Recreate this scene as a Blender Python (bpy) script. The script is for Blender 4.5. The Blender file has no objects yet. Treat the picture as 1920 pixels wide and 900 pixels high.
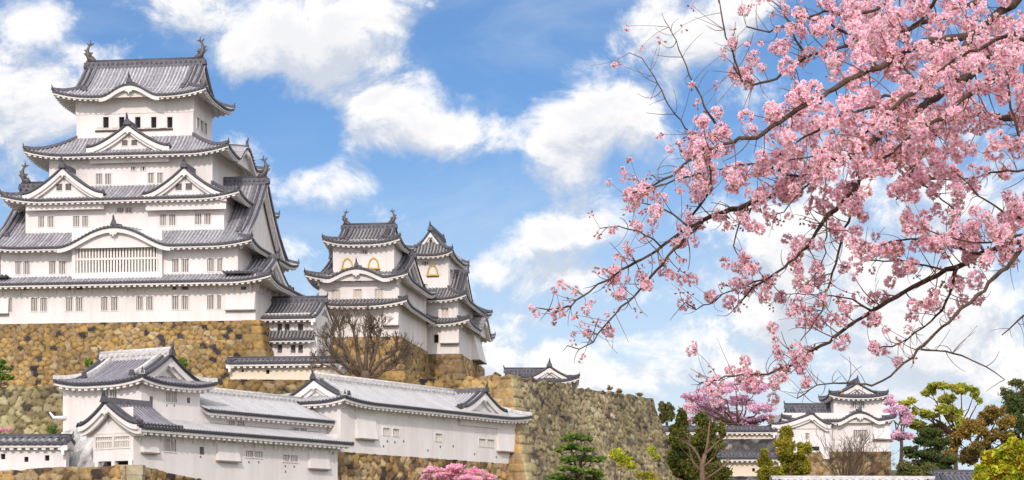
import bpy, math, random
import numpy as np
from mathutils import Vector, Matrix

SC = bpy.context.scene
COL = SC.collection
R = math.radians
PI = math.pi

# ------------------------------------------------------------------ camera
F, CX, HY, CZ = 4000.0, 960.0, 1050.0, 1.7      # focal length in photo pixels, horizon row, eye height
cam = bpy.data.cameras.new('camera'); camo = bpy.data.objects.new('camera', cam); COL.objects.link(camo)
cam.sensor_width = 36; cam.lens = 36*F/1920; cam.shift_y = (HY-450)/1920
cam.clip_start = .1; cam.clip_end = 20000
camo.location = (0, 0, CZ); camo.rotation_euler = (PI/2, 0, 0)
SC.camera = camo

# ------------------------------------------------------------------ light
SUN_EL, SUN_ROT = 28.0, -174.0                   # clockwise from +Y
sd = Vector((math.sin(R(SUN_ROT))*math.cos(R(SUN_EL)), math.cos(R(SUN_ROT))*math.cos(R(SUN_EL)), math.sin(R(SUN_EL))))
sun = bpy.data.lights.new('sun', 'SUN'); suno = bpy.data.objects.new('sun', sun); COL.objects.link(suno)
sun.energy = 2.1; sun.angle = R(.5); sun.color = (1, .90, .82)
suno.rotation_euler = sd.to_track_quat('Z', 'Y').to_euler()
suno.location = (-100, -100, 150)
SKY_STRENGTH = .13
SC.view_settings.view_transform = 'Standard'; SC.view_settings.look = 'None'
SC.view_settings.exposure = .25; SC.view_settings.gamma = 1
SC.view_settings.use_curve_mapping = False

def link(nt, a, b): nt.links.new(a, b)

def make_world():
    w = bpy.data.worlds.new('World'); SC.world = w; w.use_nodes = True
    nt = w.node_tree; N = nt.nodes; N.clear()
    out = N.new('ShaderNodeOutputWorld'); bg = N.new('ShaderNodeBackground'); bg.inputs[1].default_value = SKY_STRENGTH
    link(nt, bg.outputs[0], out.inputs[0])
    sk = N.new('ShaderNodeTexSky'); sk.sky_type = 'NISHITA'; sk.sun_disc = False
    sk.sun_elevation = R(SUN_EL); sk.sun_rotation = R(SUN_ROT); sk.altitude = 200; sk.air_density = 1.0; sk.dust_density = .25; sk.ozone_density = 3.0
    hs = N.new('ShaderNodeHueSaturation'); hs.inputs['Saturation'].default_value = 1.0; hs.inputs['Value'].default_value = 1.0
    link(nt, sk.outputs[0], hs.inputs['Color'])
    gn = N.new('ShaderNodeMix'); gn.data_type = 'RGBA'; gn.blend_type = 'MULTIPLY'; gn.inputs[0].default_value = 1
    gn.inputs[7].default_value = (.43, .54, .68, 1)
    link(nt, hs.outputs[0], gn.inputs[6])
    tc = N.new('ShaderNodeTexCoord')
    V = tc.outputs['Generated']
    def vm(op, a, b=None, c=None):
        n = N.new('ShaderNodeVectorMath'); n.operation = op
        for i, x in enumerate((a, b, c)):
            if x is None: continue
            if isinstance(x, (tuple, list)): n.inputs[i].default_value = x
            else: link(nt, x, n.inputs[i])
        return n
    def mt(op, a, b=None, c=None, clamp=False):
        n = N.new('ShaderNodeMath'); n.operation = op; n.use_clamp = clamp
        for i, x in enumerate((a, b, c)):
            if x is None: continue
            if isinstance(x, (int, float)): n.inputs[i].default_value = x
            else: link(nt, x, n.inputs[i])
        return n.outputs[0]
    # cumulus heaps: direction (photo degrees), half widths, weight
    blobs = CLOUDS
    def density(vec):
        # flattened billowing noise on the direction vector
        st = vm('MULTIPLY', vec, (1, 1, 1.25)).outputs[0]
        n1 = N.new('ShaderNodeTexNoise'); n1.inputs['Scale'].default_value = 26; n1.inputs['Detail'].default_value = 10; n1.inputs['Roughness'].default_value = .64; n1.inputs['Distortion'].default_value = .35
        link(nt, st, n1.inputs['Vector'])
        n2 = N.new('ShaderNodeTexNoise'); n2.inputs['Scale'].default_value = 6.5; n2.inputs['Detail'].default_value = 2
        link(nt, st, n2.inputs['Vector'])
        d = mt('ADD', mt('MULTIPLY', mt('SUBTRACT', n1.outputs['Fac'], .5), 3.4), mt('MULTIPLY', mt('SUBTRACT', n2.outputs['Fac'], .5), .5))
        tot = None
        for (px, py, rx, ry, w) in blobs:
            c = Vector(((px-CX)/F, 1, (HY-py)/F)).normalized()
            df = vm('SUBTRACT', vec, tuple(c)).outputs[0]
            sc = vm('MULTIPLY', df, (F/rx, 10, F/ry)).outputs[0]
            l2 = vm('DOT_PRODUCT', sc, sc).outputs['Value']
            e = mt('MULTIPLY', mt('EXPONENT', mt('MULTIPLY', l2, -1.0)), w)
            tot = e if tot is None else mt('ADD', tot, e)
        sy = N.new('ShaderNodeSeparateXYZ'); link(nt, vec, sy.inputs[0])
        rest = N.new('ShaderNodeMapRange'); rest.inputs['From Min'].default_value = .90; rest.inputs['From Max'].default_value = .6; rest.inputs['To Max'].default_value = .95  # unseen clouds outside the view, added for their fill light
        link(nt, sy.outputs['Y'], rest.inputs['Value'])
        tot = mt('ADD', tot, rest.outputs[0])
        return mt('ADD', d, mt('SUBTRACT', tot, .37)), n1.outputs['Fac']
    d0, nf = density(V)
    off = tuple((sd*.35 + Vector((0, 0, 1))*.65)*.016)
    d1, _ = density(vm('ADD', V, off).outputs[0])
    cov = N.new('ShaderNodeMapRange'); cov.interpolation_type = 'SMOOTHSTEP'
    cov.inputs['From Min'].default_value = -.22; cov.inputs['From Max'].default_value = .66
    link(nt, d0, cov.inputs['Value'])
    lit = N.new('ShaderNodeMapRange'); lit.interpolation_type = 'SMOOTHSTEP'
    lit.inputs['From Min'].default_value = -.42; lit.inputs['From Max'].default_value = .40
    link(nt, mt('SUBTRACT', d0, d1), lit.inputs['Value'])
    # dense hearts of the heaps are greyer
    core = N.new('ShaderNodeMapRange'); core.inputs['From Min'].default_value = .35; core.inputs['From Max'].default_value = 1.1
    link(nt, d0, core.inputs['Value'])
    lit2 = mt('MULTIPLY', lit.outputs[0], mt('SUBTRACT', 1, mt('MULTIPLY', core.outputs[0], .45)))
    cc = N.new('ShaderNodeMix'); cc.data_type = 'RGBA'
    cc.inputs[6].default_value = CLOUD_DARK; cc.inputs[7].default_value = CLOUD_LIT
    link(nt, lit2, cc.inputs[0])
    # thin whitish veil low over the horizon
    sep = N.new('ShaderNodeSeparateXYZ'); link(nt, V, sep.inputs[0])
    veil = N.new('ShaderNodeMapRange'); veil.interpolation_type = 'SMOOTHSTEP'
    veil.inputs['From Min'].default_value = .205; veil.inputs['From Max'].default_value = .06
    veil.inputs['To Min'].default_value = 0; veil.inputs['To Max'].default_value = .72
    link(nt, sep.outputs['Z'], veil.inputs['Value'])
    vl = N.new('ShaderNodeMix'); vl.data_type = 'RGBA'; vl.inputs[7].default_value = VEIL
    ci = N.new('ShaderNodeTexNoise'); ci.inputs['Scale'].default_value = 7; ci.inputs['Detail'].default_value = 7; ci.inputs['Roughness'].default_value = .6; ci.inputs['Distortion'].default_value = .6
    link(nt, vm('MULTIPLY', V, (1, 1, 2.4)).outputs[0], ci.inputs['Vector'])
    cm = N.new('ShaderNodeMapRange'); cm.interpolation_type = 'SMOOTHSTEP'; cm.inputs['From Min'].default_value = .46; cm.inputs['From Max'].default_value = .78; cm.inputs['To Max'].default_value = .34
    link(nt, ci.outputs['Fac'], cm.inputs['Value'])
    link(nt, mt('ADD', veil.outputs[0], cm.outputs[0], clamp=True), vl.inputs[0]); link(nt, gn.outputs[2], vl.inputs[6])
    # clouds round the sun (out of view) are brightened as added fill, like forward scattering
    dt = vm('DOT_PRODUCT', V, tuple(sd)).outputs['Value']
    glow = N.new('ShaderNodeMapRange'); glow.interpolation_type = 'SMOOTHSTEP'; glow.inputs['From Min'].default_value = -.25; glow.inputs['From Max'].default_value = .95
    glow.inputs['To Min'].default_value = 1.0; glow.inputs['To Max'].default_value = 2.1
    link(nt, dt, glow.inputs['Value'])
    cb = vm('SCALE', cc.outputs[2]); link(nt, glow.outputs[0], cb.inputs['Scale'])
    fm = N.new('ShaderNodeMix'); fm.data_type = 'RGBA'
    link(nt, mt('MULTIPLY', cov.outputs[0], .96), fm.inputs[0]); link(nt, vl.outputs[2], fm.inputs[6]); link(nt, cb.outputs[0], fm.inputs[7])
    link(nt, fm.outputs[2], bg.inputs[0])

CLOUD_LIT = (7.5, 7.25, 7.0, 1); CLOUD_DARK = (4.3, 4.6, 5.2, 1); VEIL = (4.9, 5.5, 6.2, 1)
CLOUDS = [
    (420, 30, 210, 75, .70), (640, 60, 170, 90, .85), (760, 10, 80, 40, .45), (520, 115, 110, 50, .40), (330, 10, 90, 40, .3),
    (735, 205, 120, 60, 1.05), (860, 256, 110, 44, 1.05), (680, 262, 60, 34, .55), (590, 215, 60, 45, -.45), (900, 160, 60, 40, -.3),
    (1090, 235, 140, 62, 1.0), (1060, 320, 60, 52, .75), (1185, 190, 80, 50, .55), (960, 235, 34, 40, -.2),
    (1300, 60, 110, 80, .85), (1400, 30, 90, 60, .5), (1090, 118, 55, 26, .42), (1230, 20, 40, 40, .4),
    (50, 160, 150, 100, .9), (160, 215, 110, 60, .6), (30, 40, 80, 34, .55), (110, 20, 50, 20, .3), (30, 320, 60, 55, .55), (190, 105, 50, 24, .4),
    (600, 360, 95, 48, .95), (460, 275, 55, 30, .5), (545, 470, 40, 40, .5), (740, 412, 60, 26, .60), (680, 340, 40, 24, .35), (900, 510, 30, 26, .45),
    (1055, 425, 85, 45, .85), (1170, 410, 50, 40, .5), (1040, 525, 80, 30, .45), (1110, 480, 60, 26, -.3), (1130, 600, 110, 30, -.25), (1230, 555, 60, 22, .4),
    (1450, 600, 330, 130, .5), (1750, 480, 280, 220, .75), (1000, 665, 120, 42, .62), (1200, 710, 220, 55, .68),
    (1500, 440, 140, 100, .5), (1870, 690, 150, 90, .45), (515, 182, 36, 18, .42), (945, 178, 36, 14, .42), (875, 178, 24, 10, .38), (1150, 640, 90, 30, .3),
    (830, 100, 110, 60, -.35), (970, 60, 140, 80, -.6), (560, 245, 60, 55, -.35), (840, 365, 120, 45, -.35), (160, 55, 60, 30, -.3), (900, 420, 80, 40, -.2), (1180, 330, 60, 40, -.2),
]
make_world()

# ------------------------------------------------------------------ materials
def pmat(name, base, rough=.8, var=.12, scale=3.0, bump=0.0, bscale=20.0, second=None, spec=.3, stretch=(1, 1, 1), transl=0.0, island=0.0, hue=0.0, streak=0.0):
    m = bpy.data.materials.new(name); m.use_nodes = True
    nt = m.node_tree; N = nt.nodes; b = N['Principled BSDF']
    b.inputs['Roughness'].default_value = rough; b.inputs['Specular IOR Level'].default_value = spec
    tc = N.new('ShaderNodeTexCoord'); mp = N.new('ShaderNodeMapping'); mp.inputs['Scale'].default_value = stretch
    link(nt, tc.outputs['Object'], mp.inputs[0])
    nz = N.new('ShaderNodeTexNoise'); nz.inputs['Scale'].default_value = scale; nz.inputs['Detail'].default_value = 6; nz.inputs['Roughness'].default_value = .62
    link(nt, mp.outputs[0], nz.inputs['Vector'])
    ramp = N.new('ShaderNodeValToRGB')
    c2 = second if second else tuple(x*(1-var) for x in base)
    ramp.color_ramp.elements[0].position = .34; ramp.color_ramp.elements[1].position = .62
    ramp.color_ramp.elements[0].color = (*c2, 1); ramp.color_ramp.elements[1].color = (*base, 1)
    link(nt, nz.outputs['Fac'], ramp.inputs[0])
    col = ramp.outputs[0]
    if island or hue:
        g = N.new('ShaderNodeNewGeometry'); hs = N.new('ShaderNodeHueSaturation')
        mr = N.new('ShaderNodeMapRange'); mr.inputs['To Min'].default_value = 1-island; mr.inputs['To Max'].default_value = 1+island
        link(nt, g.outputs['Random Per Island'], mr.inputs['Value']); link(nt, mr.outputs[0], hs.inputs['Value'])
        if hue:
            fr = N.new('ShaderNodeMath'); fr.operation = 'MULTIPLY'; fr.inputs[1].default_value = 7.31
            fr2 = N.new('ShaderNodeMath'); fr2.operation = 'FRACT'
            mh = N.new('ShaderNodeMapRange'); mh.inputs['To Min'].default_value = .5-hue; mh.inputs['To Max'].default_value = .5+hue
            link(nt, g.outputs['Random Per Island'], fr.inputs[0]); link(nt, fr.outputs[0], fr2.inputs[0]); link(nt, fr2.outputs[0], mh.inputs['Value']); link(nt, mh.outputs[0], hs.inputs['Hue'])
        link(nt, col, hs.inputs['Color']); col = hs.outputs[0]
    if streak:      # faint rain streaks and grime
        m2 = N.new('ShaderNodeMapping'); m2.inputs['Scale'].default_value = (1.0, 1.0, .11); link(nt, tc.outputs['Object'], m2.inputs[0])
        n2 = N.new('ShaderNodeTexNoise'); n2.inputs['Scale'].default_value = 1.0; n2.inputs['Detail'].default_value = 7; n2.inputs['Roughness'].default_value = .7; link(nt, m2.outputs[0], n2.inputs['Vector'])
        r2 = N.new('ShaderNodeMapRange'); r2.inputs['From Min'].default_value = .42; r2.inputs['From Max'].default_value = .72; r2.inputs['To Min'].default_value = 1; r2.inputs['To Max'].default_value = 1-streak; link(nt, n2.outputs['Fac'], r2.inputs['Value'])
        m3 = N.new('ShaderNodeMix'); m3.data_type = 'RGBA'; m3.blend_type = 'MULTIPLY'; m3.inputs[0].default_value = 1; link(nt, col, m3.inputs[6]); link(nt, r2.outputs[0], m3.inputs[7]); col = m3.outputs[2]
    link(nt, col, b.inputs['Base Color'])
    if bump:
        nb = N.new('ShaderNodeTexNoise'); nb.inputs['Scale'].default_value = bscale; nb.inputs['Detail'].default_value = 5
        link(nt, mp.outputs[0], nb.inputs['Vector'])
        bp = N.new('ShaderNodeBump'); bp.inputs['Strength'].default_value = bump; bp.inputs['Distance'].default_value = .08
        link(nt, nb.outputs['Fac'], bp.inputs['Height']); link(nt, bp.outputs[0], b.inputs['Normal'])
    if transl:
        out = N['Material Output']; tr = N.new('ShaderNodeBsdfTranslucent'); mx = N.new('ShaderNodeMixShader'); mx.inputs[0].default_value = transl
        link(nt, col, tr.inputs[0]); link(nt, b.outputs[0], mx.inputs[1]); link(nt, tr.outputs[0], mx.inputs[2]); link(nt, mx.outputs[0], out.inputs[0])
    return m

def stone_mat(name, cols, lichen=None, lich=.0):
    """per-stone colour from the mesh attribute 'stone' (r = random per stone, g = 0 in the joints), finer mottling on top"""
    m = bpy.data.materials.new(name); m.use_nodes = True
    nt = m.node_tree; N = nt.nodes; b = N['Principled BSDF']; b.inputs['Roughness'].default_value = .9; b.inputs['Specular IOR Level'].default_value = .2
    at = N.new('ShaderNodeAttribute'); at.attribute_name = 'stone'
    sp = N.new('ShaderNodeSeparateColor'); link(nt, at.outputs['Color'], sp.inputs[0])
    rp = N.new('ShaderNodeValToRGB'); rp.color_ramp.interpolation = 'CONSTANT' if False else 'LINEAR'
    els = rp.color_ramp.elements
    for i, (p, c) in enumerate(cols):
        if i < 2: e = els[i]; e.position = p
        else: e = els.new(p)
        e.color = (*c, 1)
    link(nt, sp.outputs[0], rp.inputs[0])
    tc = N.new('ShaderNodeTexCoord')
    nz = N.new('ShaderNodeTexNoise'); nz.inputs['Scale'].default_value = 2.6; nz.inputs['Detail'].default_value = 7; nz.inputs['Roughness'].default_value = .7
    link(nt, tc.outputs['Object'], nz.inputs['Vector'])
    mr = N.new('ShaderNodeMapRange'); mr.inputs['From Min'].default_value = .3; mr.inputs['From Max'].default_value = .7; mr.inputs['To Min'].default_value = .62; mr.inputs['To Max'].default_value = 1.3
    link(nt, nz.outputs['Fac'], mr.inputs['Value'])
    mu = N.new('ShaderNodeMix'); mu.data_type = 'RGBA'; mu.blend_type = 'MULTIPLY'; mu.inputs[0].default_value = 1
    link(nt, rp.outputs[0], mu.inputs[6]); link(nt, mr.outputs[0], mu.inputs[7])
    col = mu.outputs[2]
    if lichen:
        n2 = N.new('ShaderNodeTexNoise'); n2.inputs['Scale'].default_value = .55; n2.inputs['Detail'].default_value = 8; n2.inputs['Roughness'].default_value = .72
        link(nt, tc.outputs['Object'], n2.inputs['Vector'])
        m2 = N.new('ShaderNodeMapRange'); m2.inputs['From Min'].default_value = .46; m2.inputs['From Max'].default_value = .62; m2.inputs['To Max'].default_value = lich
        link(nt, n2.outputs['Fac'], m2.inputs['Value'])
        mx = N.new('ShaderNodeMix'); mx.data_type = 'RGBA'; mx.inputs[7].default_value = (*lichen, 1)
        link(nt, m2.outputs[0], mx.inputs[0]); link(nt, col, mx.inputs[6]); col = mx.outputs[2]
    # broad damp and dry patches
    n3 = N.new('ShaderNodeTexNoise'); n3.inputs['Scale'].default_value = .16; n3.inputs['Detail'].default_value = 6; n3.inputs['Roughness'].default_value = .65
    link(nt, tc.outputs['Object'], n3.inputs['Vector'])
    m3 = N.new('ShaderNodeMapRange'); m3.inputs['From Min'].default_value = .40; m3.inputs['From Max'].default_value = .60; m3.inputs['To Min'].default_value = .66; m3.inputs['To Max'].default_value = 1.12
    link(nt, n3.outputs['Fac'], m3.inputs['Value'])
    u3 = N.new('ShaderNodeMix'); u3.data_type = 'RGBA'; u3.blend_type = 'MULTIPLY'; u3.inputs[0].default_value = 1
    link(nt, col, u3.inputs[6]); link(nt, m3.outputs[0], u3.inputs[7]); col = u3.outputs[2]
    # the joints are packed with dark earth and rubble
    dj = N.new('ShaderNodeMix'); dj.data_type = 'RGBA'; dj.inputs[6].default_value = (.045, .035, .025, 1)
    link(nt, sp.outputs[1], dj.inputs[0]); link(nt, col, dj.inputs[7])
    link(nt, dj.outputs[2], b.inputs['Base Color'])
    nb = N.new('ShaderNodeTexNoise'); nb.inputs['Scale'].default_value = 5; nb.inputs['Detail'].default_value = 6
    link(nt, tc.outputs['Object'], nb.inputs['Vector'])
    bp = N.new('ShaderNodeBump'); bp.inputs['Strength'].default_value = .5; bp.inputs['Distance'].default_value = .12
    link(nt, nb.outputs['Fac'], bp.inputs['Height']); link(nt, bp.outputs[0], b.inputs['Normal'])
    return m

M = {}
M['plaster'] = pmat('white_plaster', (.79, .735, .715), .85, scale=.35, streak=.13, second=(.70, .645, .62), stretch=(1, 1, .35), bump=.15, bscale=6)
M['plaster_old'] = pmat('weathered_plaster', (.77, .73, .71), .85, streak=.24, scale=.5, second=(.64, .62, .60), stretch=(1, 1, .3), bump=.2, bscale=5)
M['stained'] = pmat('stained_plaster', (.66, .64, .62), .9, scale=1.1, second=(.17, .165, .16), stretch=(1, 1, .55), bump=.2)
M['cream'] = pmat('cream_plaster', (.80, .68, .55), .85, scale=.4, second=(.70, .58, .46))
def tiles(tag, sheet, rnd, edge=(.075, .072, .088)):
    isl = .07 if tag == 'white' else .22
    return [pmat('roof_tile_'+tag, sheet, .6, var=.15 if tag == 'white' else .45, scale=1.3, spec=.3), pmat('round_tile_'+tag, rnd, .55, var=.35, scale=2.2, spec=.35, island=isl), pmat('eave_tile_'+tag, edge, .5, var=.4, scale=4, spec=.4)]
M['t_keep'] = tiles('keep', (.25, .24, .265), (.46, .44, .47))
M['t_small'] = tiles('small', (.085, .08, .085), (.30, .28, .28), (.06, .058, .07))
M['t_gate'] = tiles('gate', (.09, .085, .10), (.27, .25, .29))
M['t_white'] = tiles('white', (.25, .245, .255), (.47, .46, .47)); M['t_white'][1].node_tree.nodes['Color Ramp'].color_ramp.elements[0].color = (.40, .39, .40, 1)
M['t_far'] = tiles('far', (.085, .085, .105), (.17, .165, .19), (.05, .05, .065))
M['edge'] = M['t_keep'][2]
M['ridge'] = pmat('ridge_tile', (.16, .15, .175), .6, var=.5, scale=5)
M['ridge_white'] = pmat('plastered_ridge', (.62, .59, .58), .7, var=.35, scale=4)
M['dark'] = pmat('window_shade', (.16, .135, .13), .9, var=.3)
M['black'] = pmat('dark_opening', (.018, .017, .02), .9)
M['wood'] = pmat('dark_timber', (.11, .075, .055), .8, var=.4, scale=6)
M['slot'] = pmat('grey_timber', (.30, .24, .20), .85, var=.4, scale=5)
M['bar'] = pmat('plastered_bar', (.74, .69, .64), .85)
M['gold'] = pmat('gilt_trim', (.62, .42, .06), .5, var=.3)
M['bronze'] = pmat('bronze_ornament', (.11, .085, .085), .5, var=.4, scale=8, spec=.5)
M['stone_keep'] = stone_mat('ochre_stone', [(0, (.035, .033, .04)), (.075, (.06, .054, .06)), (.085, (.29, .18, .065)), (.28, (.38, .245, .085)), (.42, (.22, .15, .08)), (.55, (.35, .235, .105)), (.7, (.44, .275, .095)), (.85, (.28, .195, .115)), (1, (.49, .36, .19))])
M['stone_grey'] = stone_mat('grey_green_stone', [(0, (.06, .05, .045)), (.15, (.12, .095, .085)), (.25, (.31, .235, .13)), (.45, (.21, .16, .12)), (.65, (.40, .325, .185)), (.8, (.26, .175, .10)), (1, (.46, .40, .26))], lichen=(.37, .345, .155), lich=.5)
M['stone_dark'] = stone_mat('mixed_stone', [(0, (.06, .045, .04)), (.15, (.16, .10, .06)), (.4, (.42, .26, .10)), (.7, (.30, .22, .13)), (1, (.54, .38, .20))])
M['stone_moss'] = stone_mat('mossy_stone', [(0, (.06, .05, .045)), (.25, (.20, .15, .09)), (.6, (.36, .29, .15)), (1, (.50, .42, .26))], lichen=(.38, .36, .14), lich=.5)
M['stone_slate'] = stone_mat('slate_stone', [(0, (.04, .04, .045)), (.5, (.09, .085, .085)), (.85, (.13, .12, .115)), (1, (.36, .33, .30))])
M['ground'] = pmat('ground', (.12, .10, .055), .95, second=(.06, .075, .03), scale=.15)
M['bark'] = pmat('bark', (.115, .070, .050), .9, second=(.05, .032, .025), scale=14, bump=.5, bscale=40, stretch=(1, 1, .4))
M['bark_pale'] = pmat('bare_bark', (.20, .13, .085), .9, second=(.11, .07, .045), scale=10, bump=.3, bscale=30)
M['twig'] = pmat('twig_bark', (.22, .12, .09), .85, second=(.11, .062, .048), scale=20)
M['bark_grey'] = pmat('grey_bark', (.15, .105, .075), .9, second=(.08, .055, .04), scale=5)

# ------------------------------------------------------------------ mesh helpers
class MB:
    def __init__(s): s.v = []; s.f = []; s.m = []; s.sm = []
    def add(s, pts, faces, m=0, smooth=False):
        o = len(s.v); s.v.extend([tuple(p) for p in pts])
        for f in faces: s.f.append(tuple(i+o for i in f)); s.m.append(m); s.sm.append(smooth)
    def poly(s, pts, m=0): s.add(pts, [tuple(range(len(pts)))], m)
    def hexa(s, p, m=0):      # 8 corners: bottom ring 0-3, top ring 4-7
        s.add(p, [(0, 3, 2, 1), (4, 5, 6, 7), (0, 1, 5, 4), (1, 2, 6, 5), (2, 3, 7, 6), (3, 0, 4, 7)], m)
    def box(s, x0, x1, y0, y1, z0, z1, m=0, T=None):
        p = [(x0, y0, z0), (x1, y0, z0), (x1, y1, z0), (x0, y1, z0), (x0, y0, z1), (x1, y0, z1), (x1, y1, z1), (x0, y1, z1)]
        if T: p = [T(*q) for q in p]
        s.hexa(p, m)
    def beam(s, a, b, w, h, m=0, drop=0):   # box from a to b, width w across (horizontal), height h upward from the line
        a = Vector(a); b = Vector(b); d = b-a
        sx = Vector((d.y, -d.x, 0)); sx = sx.normalized()*(w/2) if sx.length > 1e-6 else Vector((w/2, 0, 0))
        up = Vector((0, 0, h)); dn = Vector((0, 0, drop))
        s.hexa([a-sx-dn, a+sx-dn, b+sx-dn, b-sx-dn, a-sx+up, a+sx+up, b+sx+up, b-sx+up], m)
    def tube(s, path, rad, n=6, m=0, cap=True, smooth=True):
        path = [Vector(p) for p in path]; o = len(s.v); k = len(path)
        if not hasattr(rad, '__len__'): rad = [rad]*k
        ref = Vector((0, 0, 1)); prev = None
        for i, p in enumerate(path):
            t = (path[min(i+1, k-1)]-path[max(i-1, 0)])
            t = t.normalized() if t.length > 1e-9 else Vector((0, 0, 1))
            if prev is None:
                r_ = Vector((0, 0, 1)) if abs(t.z) < .9 else Vector((1, 0, 0)); x = t.cross(r_).normalized()
            else:
                x = prev-t*prev.dot(t); x = x.normalized() if x.length > 1e-6 else t.orthogonal().normalized()
            prev = x; y = t.cross(x)
            for j in range(n):
                a = 2*PI*j/n; s.v.append(tuple(p+(x*math.cos(a)+y*math.sin(a))*rad[i]))
        for i in range(k-1):
            for j in range(n):
                s.f.append((o+i*n+j, o+i*n+(j+1) % n, o+(i+1)*n+(j+1) % n, o+(i+1)*n+j)); s.m.append(m); s.sm.append(smooth)
        if cap:
            s.f.append(tuple(o+j for j in range(n))[::-1]); s.m.append(m); s.sm.append(False)
            s.f.append(tuple(o+(k-1)*n+j for j in range(n))); s.m.append(m); s.sm.append(False)
    def np(s, V, Fc, m=0, smooth=False):
        o = len(s.v); s.v.extend(map(tuple, V.tolist())); Fl = (Fc+o).tolist()
        s.f.extend(map(tuple, Fl)); s.m.extend([m]*len(Fl)); s.sm.extend([smooth]*len(Fl))
    def build(s, name, mats, parent=None):
        me = bpy.data.meshes.new(name); me.from_pydata(s.v, [], s.f)
        if not isinstance(mats, (list, tuple)): mats = [mats]
        for q in mats: me.materials.append(q)
        me.polygons.foreach_set('material_index', np.array(s.m, dtype=np.int32))
        me.polygons.foreach_set('use_smooth', np.array(s.sm, dtype=bool)); me.update()
        o = bpy.data.objects.new(name, me); COL.objects.link(o)
        if parent is not None: o.parent = parent
        return o

def tag(o, label=None, cat=None, group=None, kind=None):
    if label: o['label'] = label
    if cat: o['category'] = cat
    if group: o['group'] = group
    if kind: o['kind'] = kind
    return o
def thing(name, label, cat, loc=(0, 0, 0), yaw=0.0, group=None):
    o = bpy.data.objects.new(name, None); COL.objects.link(o); o.location = loc; o.rotation_euler = (0, 0, yaw); o.empty_display_size = .3
    return tag(o, label, cat, group)

def W(px, py, Y): return Vector(((px-CX)/F*Y, Y, CZ+(HY-py)/F*Y))
class Fr:
    """a building's own frame: x along its front, y into it, z up; measured points are intersected with its planes"""
    def __init__(s, px, py, Y, yaw_deg):
        s.O = W(px, py, Y); s.a = R(yaw_deg); s.x = Vector((math.cos(s.a), math.sin(s.a), 0)); s.y = Vector((-math.sin(s.a), math.cos(s.a), 0)); s.C = Vector((0, 0, CZ))
    def ray(s, px, py): return Vector(((px-CX)/F, 1, (HY-py)/F))
    def front(s, px, py, v):
        d = s.ray(px, py); t = (v+s.O.dot(s.y))/d.dot(s.y); p = s.C+d*t; return (p-s.O).dot(s.x), p.z-s.O.z
    def side(s, px, py, u):
        d = s.ray(px, py); t = (u+s.O.dot(s.x))/d.dot(s.x); p = s.C+d*t; return (p-s.O).dot(s.y), p.z-s.O.z
    def u(s, px, v, py=700): return s.front(px, py, v)[0]
    def z(s, px, py, v): return s.front(px, py, v)[1]
    def thing(s, name, label, cat, group=None): return thing(name, label, cat, s.O, s.a, group)
# ------------------------------------------------------------------ Japanese castle building kit
def fm_front(y): return lambda s, z, o: (s, y-o, z)
def fm_back(y): return lambda s, z, o: (s, y+o, z)
def fm_right(x): return lambda s, z, o: (x+o, s, z)
def fm_left(x): return lambda s, z, o: (x-o, s, z)

def wall_face(mb, fm, s0, s1, z0, z1, holes=(), depth=.22, m=0, tint=0):
    ss = sorted({s0, s1, *[h[0] for h in holes], *[h[1] for h in holes]}); zz = sorted({z0, z1, *[h[2] for h in holes], *[h[3] for h in holes]})
    for i in range(len(ss)-1):
        for j in range(len(zz)-1):
            cs, cz = (ss[i]+ss[i+1])/2, (zz[j]+zz[j+1])/2
            if any(h[0] < cs < h[1] and h[2] < cz < h[3] for h in holes): continue
            mb.poly([fm(ss[i], zz[j], 0), fm(ss[i+1], zz[j], 0), fm(ss[i+1], zz[j+1], 0), fm(ss[i], zz[j+1], 0)], m)
    for a, b, c, d in [h[:4] for h in holes]:
        for (p, q) in (((a, c), (b, c)), ((b, c), (b, d)), ((b, d), (a, d)), ((a, d), (a, c))):
            mb.poly([fm(p[0], p[1], 0), fm(q[0], q[1], 0), fm(q[0], q[1], -depth), fm(p[0], p[1], -depth)], m)

def fbox(mb, fm, s0, s1, z0, z1, o0, o1, m=0):
    mb.hexa([fm(s0, z0, o0), fm(s1, z0, o0), fm(s1, z0, o1), fm(s0, z0, o1), fm(s0, z1, o0), fm(s1, z1, o0), fm(s1, z1, o1), fm(s0, z1, o1)], m)

def window(parent, fm, h, nb=4, depth=.22, shade='dark', bar='bar', name='window', bars=True, frame=.07, bw=.42):
    s0, s1, z0, z1 = h[:4]
    mb = MB(); mb.poly([fm(s0, z0, -depth+.003), fm(s1, z0, -depth+.003), fm(s1, z1, -depth+.003), fm(s0, z1, -depth+.003)])
    w = mb.build(name, M[shade], parent)
    if frame:
        fb = MB()
        fbox(fb, fm, s0-frame, s1+frame, z0-frame, z0, -.05, .05); fbox(fb, fm, s0-frame, s1+frame, z1, z1+frame, -.05, .05)
        fbox(fb, fm, s0-frame, s0, z0, z1, -.05, .048); fbox(fb, fm, s1, s1+frame, z0, z1, -.05, .048)
        fb.build('frame', M['plaster'], w)
    if bars and nb:
        b = MB(); p = (s1-s0)/nb
        for i in range(nb):
            c = s0+(i+.5)*p; fbox(b, fm, c-p*bw/2, c+p*bw/2, z0, z1, -.14, -.04)
        b.build('bars', M[bar], w)
    return w

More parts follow.
